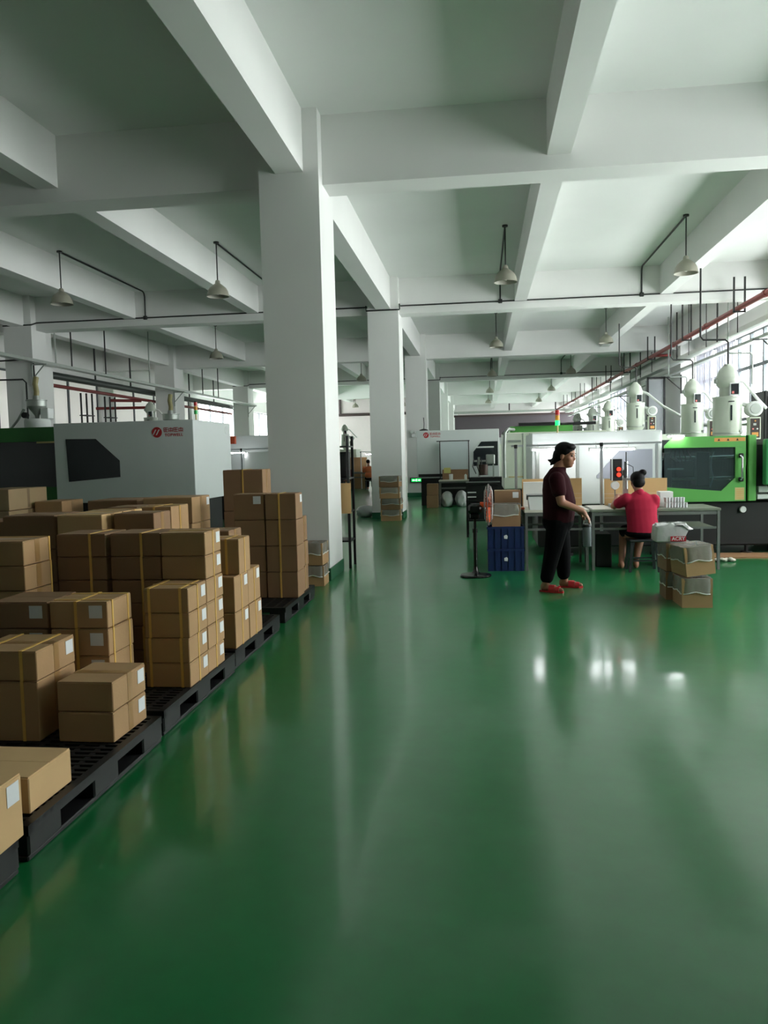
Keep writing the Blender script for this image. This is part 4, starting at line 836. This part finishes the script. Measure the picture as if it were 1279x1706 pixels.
# black rack behind the first column
sk = thing('black_rack', 'black steel rack with a cardboard panel peeking out behind the first column', 'rack', (-2.1, 10.7, 0))
def K(g, n, m, **k): return g.o(n, m, sk, world=True, **k)
for x in (-2.45, -1.745):
    for y in (10.52, 10.92): K(G().box((x-.016, y-.016, 0), (x+.016, y+.016, 1.75)), 'post', M_BLACK)
for z in (.35, .74, 1.18, 1.6): K(G().box((-2.47, 10.5, z), (-1.73, 10.94, z+.02)), 'shelf', M_BLACK)
K(G().box((-2.3, 10.49, .73), (-1.71, 10.50, 1.13)), 'cardboard_panel', M_BOARD)
for i, (x, z, w, h) in enumerate(((-2.3, 1.2, .25, .3), (-2.0, 1.2, .24, .34), (-2.2, .76, .35, .3))): G().cbox((x, 10.55, z+.001), (x+w, 10.85, z+h), .01).o('black_bin', M_BLACK, label=['black bin on the rack behind the first column, inner', 'black bin on the rack at the column edge', 'black bin behind the cardboard panel'][i], category='bin')
# tray pile and bag at the second column
for i in range(4): open_tray(-2.27+.02*math.sin(i*2), 17.98+.03*math.sin(i*3), .252*i, .45, .36, .15, .10, '%s film lined carton piled against the second column' % ['bottom', 'second', 'third', 'top'][i], [.05, -.06, .04, -.1][i], m=i % 2)
def sack(label, x, y, z, r, m, seed):
    v = []; f = []; n, q = 22, 12; rnd = random.Random(seed)
    ph = [rnd.uniform(0, 6) for _ in range(6)]
    for j in range(q+1):
        t = math.pi*j/q
        for i in range(n):
            a = 2*math.pi*i/n; w = 1+.13*math.sin(3*a+ph[0]+2*t)+.10*math.sin(5*a+ph[1]-3*t)+.06*math.sin(9*a+ph[2]+5*t)
            zz = r[2]*math.cos(t); v.append((r[0]*math.sin(t)*math.cos(a)*w, r[1]*math.sin(t)*math.sin(a)*w, max(-r[2]*.8, zz)+r[2]*.8))
    for j in range(q): f += [(j*n+i, (j+1)*n+i, (j+1)*n+(i+1) % n, j*n+(i+1) % n) for i in range(n)]
    o = G().add(v, f).o('plastic_sack', m, smooth=True); o.location = (x, y, z); return tag(o, label, 'bag')
M_SACK = mat('white_plastic_sack', (214, 216, 216), .35, var=.08, bump=.6, bscale=9)
sack('white plastic bag lying on the floor left of the second column', -2.78, 19.25, 0, (.22, .2, .16), M_SACK, 1)
# bench before the logo machine on the right, with sheet screen, sacks and cartons
b4 = bench('bench with sacks below it in front of the logo machine', -1.17, -.35, 22.15, 22.75, .74, M_TOP)
ss = thing('sheet_screen', 'hanging pale sheet in a thin black frame at the far bench', 'screen', (-.74, 22.72, .742))
for x in (-.41, .39): G().box((x-.012, -.012, 0), (x+.012, .012, 1.06)).o('frame_post', M_BLACK, ss)
G().box((-.5, -.012, 1.06), (.42, .012, 1.085)).o('frame_head', M_BLACK, ss); G().box((-.39, -.004, .28), (.37, .004, 1.05)).o('sheet', mat('translucent_sheet', (196, 206, 208), .4, var=.04), ss)
G().box((-.35, .006, .0), (.37, .012, .38)).o('brown_board', M_CARD[1], ss); G().box((-.31, -.01, .18), (-.12, -.005, .33)).o('yellow_notice', mat('yellow_notice_paper', (206, 200, 120), .7), ss)
G().lathe([(0, 0), (.05, 0), (.055, .15), (.05, .16), (0, .16)], (-.84, 22.4, .742), 14).o('white_canister', M_WHITE, smooth=True, label='small white canister on the far bench', category='canister')
G().lathe([(0, 0), (.035, 0), (.035, .12), (.015, .15), (0, .15)], (-.44, 22.45, .742), 12).o('small_bottle', M_WHITE, smooth=True, label='small pale bottle at the right end of the far bench', category='bottle')
sack('left cloudy sack under the far bench', -.96, 22.42, 0, (.17, .22, .24), M_SACK, 3); sack('right cloudy sack under the far bench', -.56, 22.42, 0, (.17, .22, .25), M_SACK, 5)
carton(-1.5, 22.0, 0, .31, .4, .33, 'lower brown carton left of the far bench', m=1); carton(-1.49, 22.02, .335, .3, .38, .32, 'upper brown carton left of the far bench', m=1, tape=True)
# robot and dark trolley between far bench and cream machine
rb = thing('trimming_rig', 'metal trimming rig with a grey motor in front of the dark window', 'machine', (.05, 22.3, 0))
def RB(g, n, m, **k): return g.o(n, m, rb, world=True, **k)
RB(G().box((-.30, 22.0, .74), (.48, 22.7, .80)), 'table', M_BLACK)
for x in (-.27, .45):
    for y in (22.02, 22.64): RB(G().box((x-.02, y, 0), (x+.02, y+.04, .74)), 'leg', M_BLACK)
RB(G().box((-.1, 22.3, .8), (-.04, 22.36, 1.35)), 'column', M_GALV); RB(G().box((.3, 22.3, .8), (.34, 22.34, 1.2)), 'column', M_GALV); RB(G().box((-.2, 22.25, 1.22), (.35, 22.35, 1.27)), 'beam', M_GALV)
RB(G().cbox((.12, 22.2, 1.15), (.36, 22.42, 1.42), .02), 'motor', M_GALV); RB(G().box((-.16, 22.25, 1.6), (.34, 22.3, 1.64)), 'lamp_bar', M_WHITE); RB(G().cyl((.05, 22.2, .86), (.05, 22.2, 1.15), .12, n=18), 'reel', mat('brown_reel', (70, 46, 40), .6), smooth=True)
for i in range(3): RB(G().tube([(-.2+i*.1, 22.2, 1.3), (-.24+i*.12, 22.16, 1.1), (-.15+i*.1, 22.2, .9)], .012, 6), 'cable', M_BLACK)
tb = thing('black_trolley', 'black trolley with pale slats behind the pedestal fan', 'trolley', (.0, 14.5, 0))
for z in (.28, .62, .93): G().box((-.28, -.25, z), (.32, .3, z+.03)).o('shelf', M_BLACK, tb)
for x in (-.26, .30):
    for y in (-.23, .28): G().box((x-.018, y-.018, 0), (x+.018, y+.018, .93)).o('post', M_BLACK, tb)
G().box((-.24, -.22, .65), (.28, .25, .925)).o('dark_bin', M_BLACK, tb); G().box((-.24, -.22, .311), (.28, .25, .61)).o('dark_bin', M_BLACK, tb)
for z in (.70, .78): G().box((-.25, -.262, z), (-.1, -.252, z+.02)).o('slat', M_WHITE, tb)
# exit sign, emergency lamp and antenna on the third column
ex = thing('exit_sign', 'green glowing exit sign low on the third column', 'sign', (-2.22, rowY(2)-.02, .58))
G().box((-.21, -.03, -.085), (.21, .02, .085)).o('sign_case', M_BLACK, ex); G().box((-.17, -.034, -.055), (.17, -.0301, .055)).o('sign_face', mat('exit_sign_green', (20, 150, 70), .4, var=0, emit=(30, 220, 100), estr=1.2), ex)
M_EXW = mat('exit_sign_symbol', (220, 255, 225), .4, var=0, emit=(210, 255, 220), estr=2.5)
G().prism([(-.15, 0), (-.10, .03), (-.10, .012), (-.05, .012), (-.05, -.012), (-.10, -.012), (-.10, -.03)], -.036, -.0341).o('left_arrow', M_EXW, ex); G().prism([(.15, 0), (.10, -.03), (.10, -.012), (.05, -.012), (.05, .012), (.10, .012), (.10, .03)], -.036, -.0341).o('right_arrow', M_EXW, ex)
g = G().cyl((.005, -.035, .036), (.005, -.0341, .036), .011, n=12); g.tube([(0, -.035, .022), (-.006, -.035, -.005), (.014, -.035, -.02), (.01, -.035, -.045)], .006, 5).tube([(-.006, -.035, -.005), (-.025, -.035, -.022), (-.034, -.035, -.02)], .006, 5).tube([(-.02, -.035, .004), (-.012, -.035, .018), (.012, -.035, .016), (.022, -.035, .002)], .005, 5).o('running_figure', M_EXW, ex)
em = thing('emergency_lamp', 'small twin head emergency lamp on the third column', 'lamp', (-2.27, rowY(2)-.05, 2.1))
G().cbox((-.08, -.03, -.06), (.08, .05, .06), .01).o('lamp_case', M_WHITE, em)
for x in (-.06, .06): G().lathe([(0, -.05), (.05, -.05), (.055, -.02), (.03, .02), (0, .03)], (x, 0, .12), 14, 'Y').o('lamp_head', M_WHITE, em, smooth=True)
an = thing('antenna', 'small black antenna on a round foot on the logo machine', 'antenna', (-1.62, 23.2, 2.13)); G().lathe([(0, 0), (.13, 0), (.12, .03), (.03, .06), (0, .06)], n=18).o('foot', M_BLACK, an, smooth=True); G().tube([(0, 0, .05), (.01, 0, .2), (0, 0, .38)], .012, 6).o('rod', M_BLACK, an)
# far bench scene past the first column
bench('distant bench under a glowing lamp left of the second column', -6.4, -4.6, 34.5, 35.3, .75, M_TOPG)
carton(-6.0, 35.4, 0, .95, .3, 1.38, 'tall tan board carton behind the distant bench', m=0)
post_rack('distant lamp rack at the bench left of the second column', (-5.2, -4.5), 34.9, 1.6, -5.25, -4.45)
led('led_tube_lamp', 'distant tube lamp glowing left of the second column', -5.0, -4.55, 34.9, 1.5, .07)
rc = thing('red_chair', 'dark red chair in front of the distant bench', 'chair', (-5.5, 33.2, 0)); rm = mat('dark_red_plastic', (110, 30, 34), .5)
G().cbox((-.2, -.2, .42), (.2, .2, .46), .01).o('seat', rm, rc); G().cbox((-.2, -.22, .62), (.2, -.18, .9), .01).o('backrest', rm, rc)
for x in (-.17, .17):
    G().box((x-.015, .15, 0), (x+.015, .18, .42)).o('leg', M_BLACK, rc); G().box((x-.015, -.215, 0), (x+.015, -.185, .64)).o('leg', M_BLACK, rc)
# ------------------------------------------------------------------ people
def flesh(parts, name, m, parent, vox=.008, smooth=4):
    """one continuous surface grown from tapered capsules and ellipsoids (voxel union, then relaxed)"""
    g = G()
    for p in parts:
        if p[0] == 'c':
            _, a, b, ra, rb = p; g.cyl(a, b, ra, rb, 14); g.ell(a, (ra,)*3, 14, 8); g.ell(b, (rb,)*3, 14, 8)
        else: g.ell(p[1], p[2], 18, 12, p[3] if len(p) > 3 else None)
    o = g.o(name, m, parent, world=parent is not None)
    o.modifiers.clear()
    r = o.modifiers.new('union', 'REMESH'); r.mode = 'VOXEL'; r.voxel_size = vox; r.use_smooth_shade = True
    s = o.modifiers.new('relax', 'SMOOTH'); s.iterations = smooth; s.factor = .6
    return o
def chain(pts, rs): return [('c', pts[i], pts[i+1], rs[i], rs[i+1]) for i in range(len(pts)-1)]
def spine(keys, n=16, rz=.05):
    """torso swept through key ellipses (x, y, z, rx, ry) from top to bottom"""
    out = []
    for i in range(n):
        t = i/(n-1)*(len(keys)-1); k = min(int(t), len(keys)-2); f = t-k; f = f*f*(3-2*f)
        q = [keys[k][j]*(1-f)+keys[k+1][j]*f for j in range(5)]; out.append(('e', q[:3], (q[3], q[4], rz)))
    return out
def RZ(a): return Matrix.Rotation(a, 3, 'Z')
def head_parts(c, yaw, s=1.0, pitch=0):
    """skull, jaw, nose, brow, lips, ears; yaw 0 looks along +X"""
    c = Vector(c); R = RZ(yaw) @ Matrix.Rotation(pitch, 3, 'Y'); q = lambda x, y, z: c + R @ Vector((x*s, y*s, z*s)); e = lambda p, r: ('e', q(*p), [k*s for k in r], R)
    P_ = [e((-.01, 0, .025), (.092, .072, .085)), e((.022, 0, -.035), (.062, .056, .078)), e((.05, 0, -.085), (.026, .03, .02)), e((.083, 0, -.018), (.017, .012, .018)), e((.073, 0, .004), (.014, .009, .025)),
          e((.07, 0, -.055), (.014, .024, .008)), e((.068, 0, -.066), (.012, .02, .008)), e((.062, 0, .03), (.02, .05, .012)), e((.045, .04, -.02), (.028, .022, .025)), e((.045, -.04, -.02), (.028, .022, .025)),
          e((-.008, .075, -.012), (.017, .009, .03)), e((-.008, -.075, -.012), (.017, .009, .03))]
    eyes = [(q(.069, sy*.029, .008), .011*s) for sy in (-1, 1)]; brows = [(q(.079, sy*.03, .03), R) for sy in (-1, 1)]; mouth = q(.0825, 0, -.0605)
    return P_, eyes, brows, mouth, R, q
def face_bits(root, eyes, brows, mouth, R, s=1):
    for p, r in eyes: G().ell(p, (r, r, r*.8), 10, 8).o('eye', mat('dark_eye', (26, 20, 18), .2, var=0), root, world=True, smooth=True)
    for p, R_ in brows: G().ell(p, (.004, .018*s, .004), 8, 6, R_).o('eyebrow', M_HAIR, root, world=True, smooth=True)
    G().ell(mouth, (.004, .02*s, .004), 8, 6, R).o('mouth', mat('lip', (140, 74, 66), .5, var=0), root, world=True, smooth=True)
def hand(w, d, up, s=1, curl=.5, thumb=1):
    """palm + four unequal fingers bent at the knuckles + thumb; w wrist, d finger direction, up back-of-hand normal"""
    w, d, up = Vector(w), Vector(d).normalized(), Vector(up).normalized(); sd = d.cross(up).normalized(); up = sd.cross(d)
    out = [('c', w, w+d*.035*s, .023*s, .026*s)]
    for i in range(4): out.append(('c', w+d*.03*s+sd*(i-1.5)*.012*s, w+d*.075*s+sd*(i-1.5)*.019*s, .013*s, .0105*s))
    for i, l in enumerate((.066, .076, .07, .055)):
        p = w+d*.078*s+sd*(i-1.5)*.0195*s; a = d.copy()
        for k, f in enumerate((.45, .32, .23)):
            a = (a - up*curl*(.35+.35*k)).normalized(); n = p+a*l*f*s; out.append(('c', p, n, (.0092-.0008*k)*s, (.0088-.001*k)*s)); p = n
    p = w+d*.02*s+sd*thumb*.022*s
    for l, dr in ((.035, d*.6+sd*thumb*.8-up*.2), (.028, d*.9+sd*thumb*.35-up*.5), (.022, d*.9+sd*thumb*.1-up*.7)):
        n = p+dr.normalized()*l*s; out.append(('c', p, n, .0115*s, .0098*s)); p = n
    return out
V = Vector
# --- standing woman: faces right, head turned towards the camera, left-hand things at her right side
pw = thing('person', 'person in dark maroon shirt, black trousers and red sandals standing at the benches', 'person', (.78, 8.8, 0))
hp_, eyes, brows, mouth, HR, hq = head_parts((.885, 8.775, 1.365), math.radians(-28), 1.08, math.radians(8))
RSH, REL, RWR = V((.775, 8.615, 1.135)), V((.815, 8.57, .905)), V((1.025, 8.60, .815))
LSH, LEL, LWR = V((.80, 8.96, 1.13)), V((.84, 9.02, .91)), V((1.02, 8.96, .80))
body = hp_ + chain([V((.84, 8.785, 1.30)), V((.80, 8.79, 1.20))], [.058, .068]) + [('e', (.80, 8.79, 1.08), (.12, .17, .13)), ('e', (.80, 8.79, .86), (.12, .15, .2))]
body += chain([RSH, REL, RWR], [.055, .043, .029]) + chain([LSH, LEL, LWR], [.055, .043, .029])
body += hand(RWR, (.62, .02, -.78), (.75, -.3, .55), 1.0, .55, -1) + hand(LWR, (.6, -.1, -.75), (.75, .3, .55), 1.0, .6, 1)
RH, RK, RA = V((.79, 8.70, .70)), V((.735, 8.68, .40)), V((.665, 8.66, .085)); LH, LK, LA = V((.80, 8.89, .70)), V((.86, 8.90, .40)), V((.875, 8.92, .085))
body += chain([RH, RK, RA], [.085, .058, .036]) + chain([LH, LK, LA], [.085, .058, .036])
def foot(a, d): d = V(d).normalized(); return [('c', a, a+V((0,0,-.03))-d*.025, .036, .034), ('c', a-d*.03+V((0,0,-.045)), a+d*.10+V((0,0,-.05)), .030, .032), ('c', a+d*.09+V((0,0,-.052)), a+d*.165+V((0,0,-.058)), .032, .02)]
RD, LD = (.86, -.45, 0), (.97, -.18, 0)
body += foot(RA, RD) + foot(LA, LD)
flesh(body, 'body', M_SKIN, pw, .007); face_bits(pw, eyes, brows, mouth, HR, 1.08)
hair = [('e', hq(-.022, 0, .045), (.105, .09, .092), HR), ('e', hq(-.06, 0, -.01), (.07, .088, .09), HR), ('e', hq(-.085, .0, -.055), (.05, .08, .05), HR), ('e', hq(.035, 0, .088), (.05, .07, .035), HR)]
hair += chain([hq(-.10, .02, -.05), hq(-.135, .01, -.07), hq(-.165, -.01, -.06)], [.045, .025, .010]) + chain([hq(-.09, -.05, -.06), hq(-.115, -.055, -.095)], [.03, .012])
flesh(hair, 'hair', M_HAIR, pw, .008, 2)
M_SHIRT = mat('dark_maroon_cotton', (44, 12, 18), .9, var=.15, scale=8, bump=.35, bscale=7, spec=.12); M_TROU = mat('black_trousers', (8, 8, 10), .9, var=.15, bump=.3, bscale=6, spec=.1)
sh = spine([(.795, 8.79, 1.20, .085, .11), (.79, 8.79, 1.13, .135, .18), (.80, 8.79, 1.02, .155, .188), (.815, 8.79, .90, .168, .192), (.81, 8.79, .78, .162, .19), (.80, 8.79, .69, .155, .185)], 44, .06)
sh += chain([RSH, RSH.lerp(REL, .52)], [.078, .072]) + chain([LSH, LSH.lerp(LEL, .52)], [.078, .072]) + chain([V((.825, 8.787, 1.235)), V((.80, 8.79, 1.18))], [.066, .085])
shirt = flesh(sh, 'shirt', M_SHIRT, pw, .008, 14)
tr_ = [('e', (.80, 8.79, .70), (.16, .185, .13))] + chain([V((.79, 8.71, .68)), V((.735, 8.69, .40)), V((.675, 8.668, .145))], [.115, .085, .068]) + chain([V((.81, 8.88, .68)), V((.855, 8.90, .40)), V((.865, 8.915, .145))], [.115, .085, .068])
flesh(tr_, 'trousers', M_TROU, pw, .008, 10)
M_SAND = mat('red_sandal', (196, 40, 44), .45, var=.06); M_SOLE = mat('dark_sole', (40, 30, 30), .6)
for a, d in ((RA, V(RD).normalized()), (LA, V(LD).normalized())):
    n = V((0,0,1)).cross(d); o = V((a.x, a.y, 0)); pts = [(-.06, -.032), (-.065, 0), (-.06, .032), (.0, .036), (.09, .043), (.15, .038), (.185, .012), (.185, -.012), (.15, -.038), (.09, -.043), (.0, -.036)]
    s_ = G().prism([((o+d*p[0]+n*p[1]).x, (o+d*p[0]+n*p[1]).y) for p in pts], 0, .016, 'Z').o('sandal', M_SAND, pw, world=True)
    st_ = G()
    for f0, f1 in ((.04, .10), (.105, .15)):
        k = 10; vv = []
        for f_ in (f0, f1):
            for i in range(k+1): b = math.pi*i/k; vv.append(o+d*f_+n*(.042*math.cos(b))+V((0,0,.012+(.062 if f0 < .1 else .048)*math.sin(b))))
        st_.add(vv, [(i, i+1, k+2+i, k+1+i) for i in range(k)])
    b_ = st_.o('sandal_strap', M_SAND, s_, smooth=False); b_.data.transform(Matrix.Translation(-wloc(s_))); so = b_.modifiers.new('thickness', 'SOLIDIFY'); so.thickness = .006
# the clear ribbed bottle on a loop in her hand
bt = thing('ribbed_bottle', 'clear ribbed bottle hanging from the standing woman\'s hand', 'bottle', (1.08, 8.59, .485))
prof = [(0, 0), (.04, 0), (.046, .008)] + [(.043+(.004 if i % 2 else 0), .02+i*.011) for i in range(15)] + [(.046, .19), (.04, .205), (0, .205)]
G().lathe(prof, n=20).o('bottle_body', mat('smoky_clear_plastic', (150, 160, 162), .15, var=.05, trans=.55), bt, smooth=True)
G().lathe([(0, .206), (.047, .206), (.048, .225), (.04, .235), (0, .235)], n=20).o('lid', M_BLACK, bt, smooth=True); G().tube([(-.035, 0, .23), (-.03, 0, .265), (0, 0, .275), (.03, 0, .265), (.035, 0, .23)], .008, 6).o('carry_loop', M_WHITE, bt, smooth=True)
pw.scale = (1.05, 1.05, 1.05)
# --- seated woman: back to the camera, left elbow out, hands at the press
ps = thing('person', 'person in crimson shirt with a hair bun seated at the long bench', 'person', (1.93, 10.12, .396))
hp2, eyes, brows, mouth, HR, hq = head_parts((1.885, 10.2, 1.085), math.radians(100), .98, math.radians(14))
LS, LE, LW = V((1.745, 10.12, .88)), V((1.61, 10.22, .79)), V((1.685, 10.43, .90)); RS, RE, RW = V((2.07, 10.12, .865)), V((2.10, 10.26, .77)), V((1.98, 10.42, .82))
body = hp2 + chain([V((1.89, 10.165, 1.0)), V((1.905, 10.13, .92))], [.05, .058]) + [('e', (1.915, 10.12, .78), (.15, .1, .13)), ('e', (1.93, 10.12, .60), (.14, .1, .14)), ('e', (1.93, 10.11, .48), (.16, .12, .08))]
body += chain([LS, LE, LW], [.05, .042, .027]) + chain([RS, RE, RW], [.05, .042, .027]) + hand(LW, (.45, .7, .1), (-.2, .1, .9), .95, .6, 1) + hand(RW, (-.6, .75, .1), (.2, .1, .9), .95, .6, -1)
k1, a1, k2, a2 = V((1.76, 10.40, .43)), V((1.71, 10.28, .085)), V((1.97, 10.42, .43)), V((1.89, 10.30, .085))
body += chain([V((1.84, 10.12, .47)), k1, a1], [.085, .06, .036]) + chain([V((2.02, 10.12, .47)), k2, a2], [.085, .06, .036]) + foot(a1, (0, 1, 0)) + foot(a2, (.1, 1, 0))
flesh(body, 'body', M_SKIN, ps, .007); face_bits(ps, eyes, brows, mouth, HR, .98)
hair = [('e', hq(-.025, 0, .04), (.095, .086, .088), HR), ('e', hq(-.055, 0, -.02), (.06, .078, .07), HR), ('e', hq(-.065, -.055, .10), (.05, .05, .042), HR), ('e', hq(.02, 0, .075), (.055, .07, .035), HR)]
flesh(hair, 'hair', M_HAIR, ps, .008, 2)
M_CRIM = mat('crimson_cotton', (170, 34, 62), .8, var=.12, scale=7, bump=.35, bscale=7, spec=.2)
sh = spine([(1.905, 10.135, .93, .10, .07), (1.912, 10.125, .87, .19, .105), (1.918, 10.12, .76, .19, .128), (1.925, 10.115, .64, .183, .132), (1.94, 10.11, .54, .192, .142), (1.94, 10.11, .475, .197, .146)], 44, .05)
sh += chain([LS, LS.lerp(LE, .62)], [.074, .066]) + chain([RS, RS.lerp(RE, .75)], [.072, .064])
flesh(sh, 'shirt', M_CRIM, ps, .008, 14)
flesh([('e', (1.93, 10.12, .458), (.21, .165, .062))] + chain([V((1.84, 10.14, .475)), V((1.775, 10.34, .465))], [.082, .085]) + chain([V((2.02, 10.14, .475)), V((1.985, 10.36, .465))], [.082, .085]), 'shorts', M_TROU, ps, .008)
flesh([('c', V((1.905, 10.12, .93)), V((1.90, 10.15, .955)), .064, .06)], 'collar', M_CRIM, ps, .008)
# --- distant worker in orange
po = thing('person', 'distant seated worker in orange at the far lamp lit bench', 'person', (-4.75, 34.1, .4))
hp3, eyes, brows, mouth, HR, hq = head_parts((-4.78, 34.15, 1.16), math.radians(80), 1.0, .1)
flesh(hp3 + chain([V((-4.77, 34.12, 1.08)), V((-4.76, 34.1, 1.0))], [.05, .06]) + [('e', (-4.75, 34.1, .78), (.15, .11, .2)), ('e', (-4.75, 34.1, .5), (.16, .13, .1))] + chain([V((-4.95, 34.1, .93)), V((-5.0, 34.3, .75)), V((-4.9, 34.55, .8))], [.05, .04, .03]) + chain([V((-4.55, 34.1, .93)), V((-4.5, 34.3, .75)), V((-4.6, 34.55, .8))], [.05, .04, .03])
    + hand((-4.9, 34.55, .8), (.1, 1, 0), (0, 0, 1), 1, .4, 1) + hand((-4.6, 34.55, .8), (-.1, 1, 0), (0, 0, 1), 1, .4, -1) + chain([V((-4.84, 34.1, .5)), V((-4.85, 34.42, .48)), V((-4.85, 34.4, .08))], [.08, .06, .04]) + chain([V((-4.66, 34.1, .5)), V((-4.65, 34.42, .48)), V((-4.65, 34.4, .08))], [.08, .06, .04]) + foot(V((-4.85, 34.4, .085)), (0, 1, 0)) + foot(V((-4.65, 34.4, .085)), (0, 1, 0)), 'body', M_SKIN, po, .012)
flesh([('e', hq(-.03, 0, .04), (.095, .086, .088), HR)], 'hair', M_HAIR, po, .012, 2)
flesh([('e', (-4.75, 34.1, .85), (.2, .13, .16)), ('e', (-4.75, 34.1, .62), (.19, .14, .18))] + chain([V((-4.95, 34.1, .93)), V((-5.0, 34.28, .77))], [.07, .06]) + chain([V((-4.55, 34.1, .93)), V((-4.5, 34.28, .77))], [.07, .06]), 'shirt', mat('orange_cotton', (206, 110, 66), .8), po, .012)
flesh([('e', (-4.75, 34.12, .47), (.2, .17, .07))] + chain([V((-4.84, 34.1, .5)), V((-4.85, 34.42, .48)), V((-4.85, 34.4, .14))], [.09, .075, .06]) + chain([V((-4.66, 34.1, .5)), V((-4.65, 34.42, .48)), V((-4.65, 34.4, .14))], [.09, .075, .06]), 'trousers', M_TROU, po, .012)
so_ = thing('plastic_stool', 'distant stool under the worker in orange', 'stool', (-4.75, 34.1, 0)); G().cbox((-.17, -.15, .36), (.17, .15, .395), .01).o('seat', MATS['black_stool_plastic'], so_)
for sx in (-1, 1):
    for sy in (-1, 1): G().box((sx*.14-.015, sy*.12-.015, 0), (sx*.14+.015, sy*.12+.015, .36)).o('leg', MATS['black_stool_plastic'], so_)
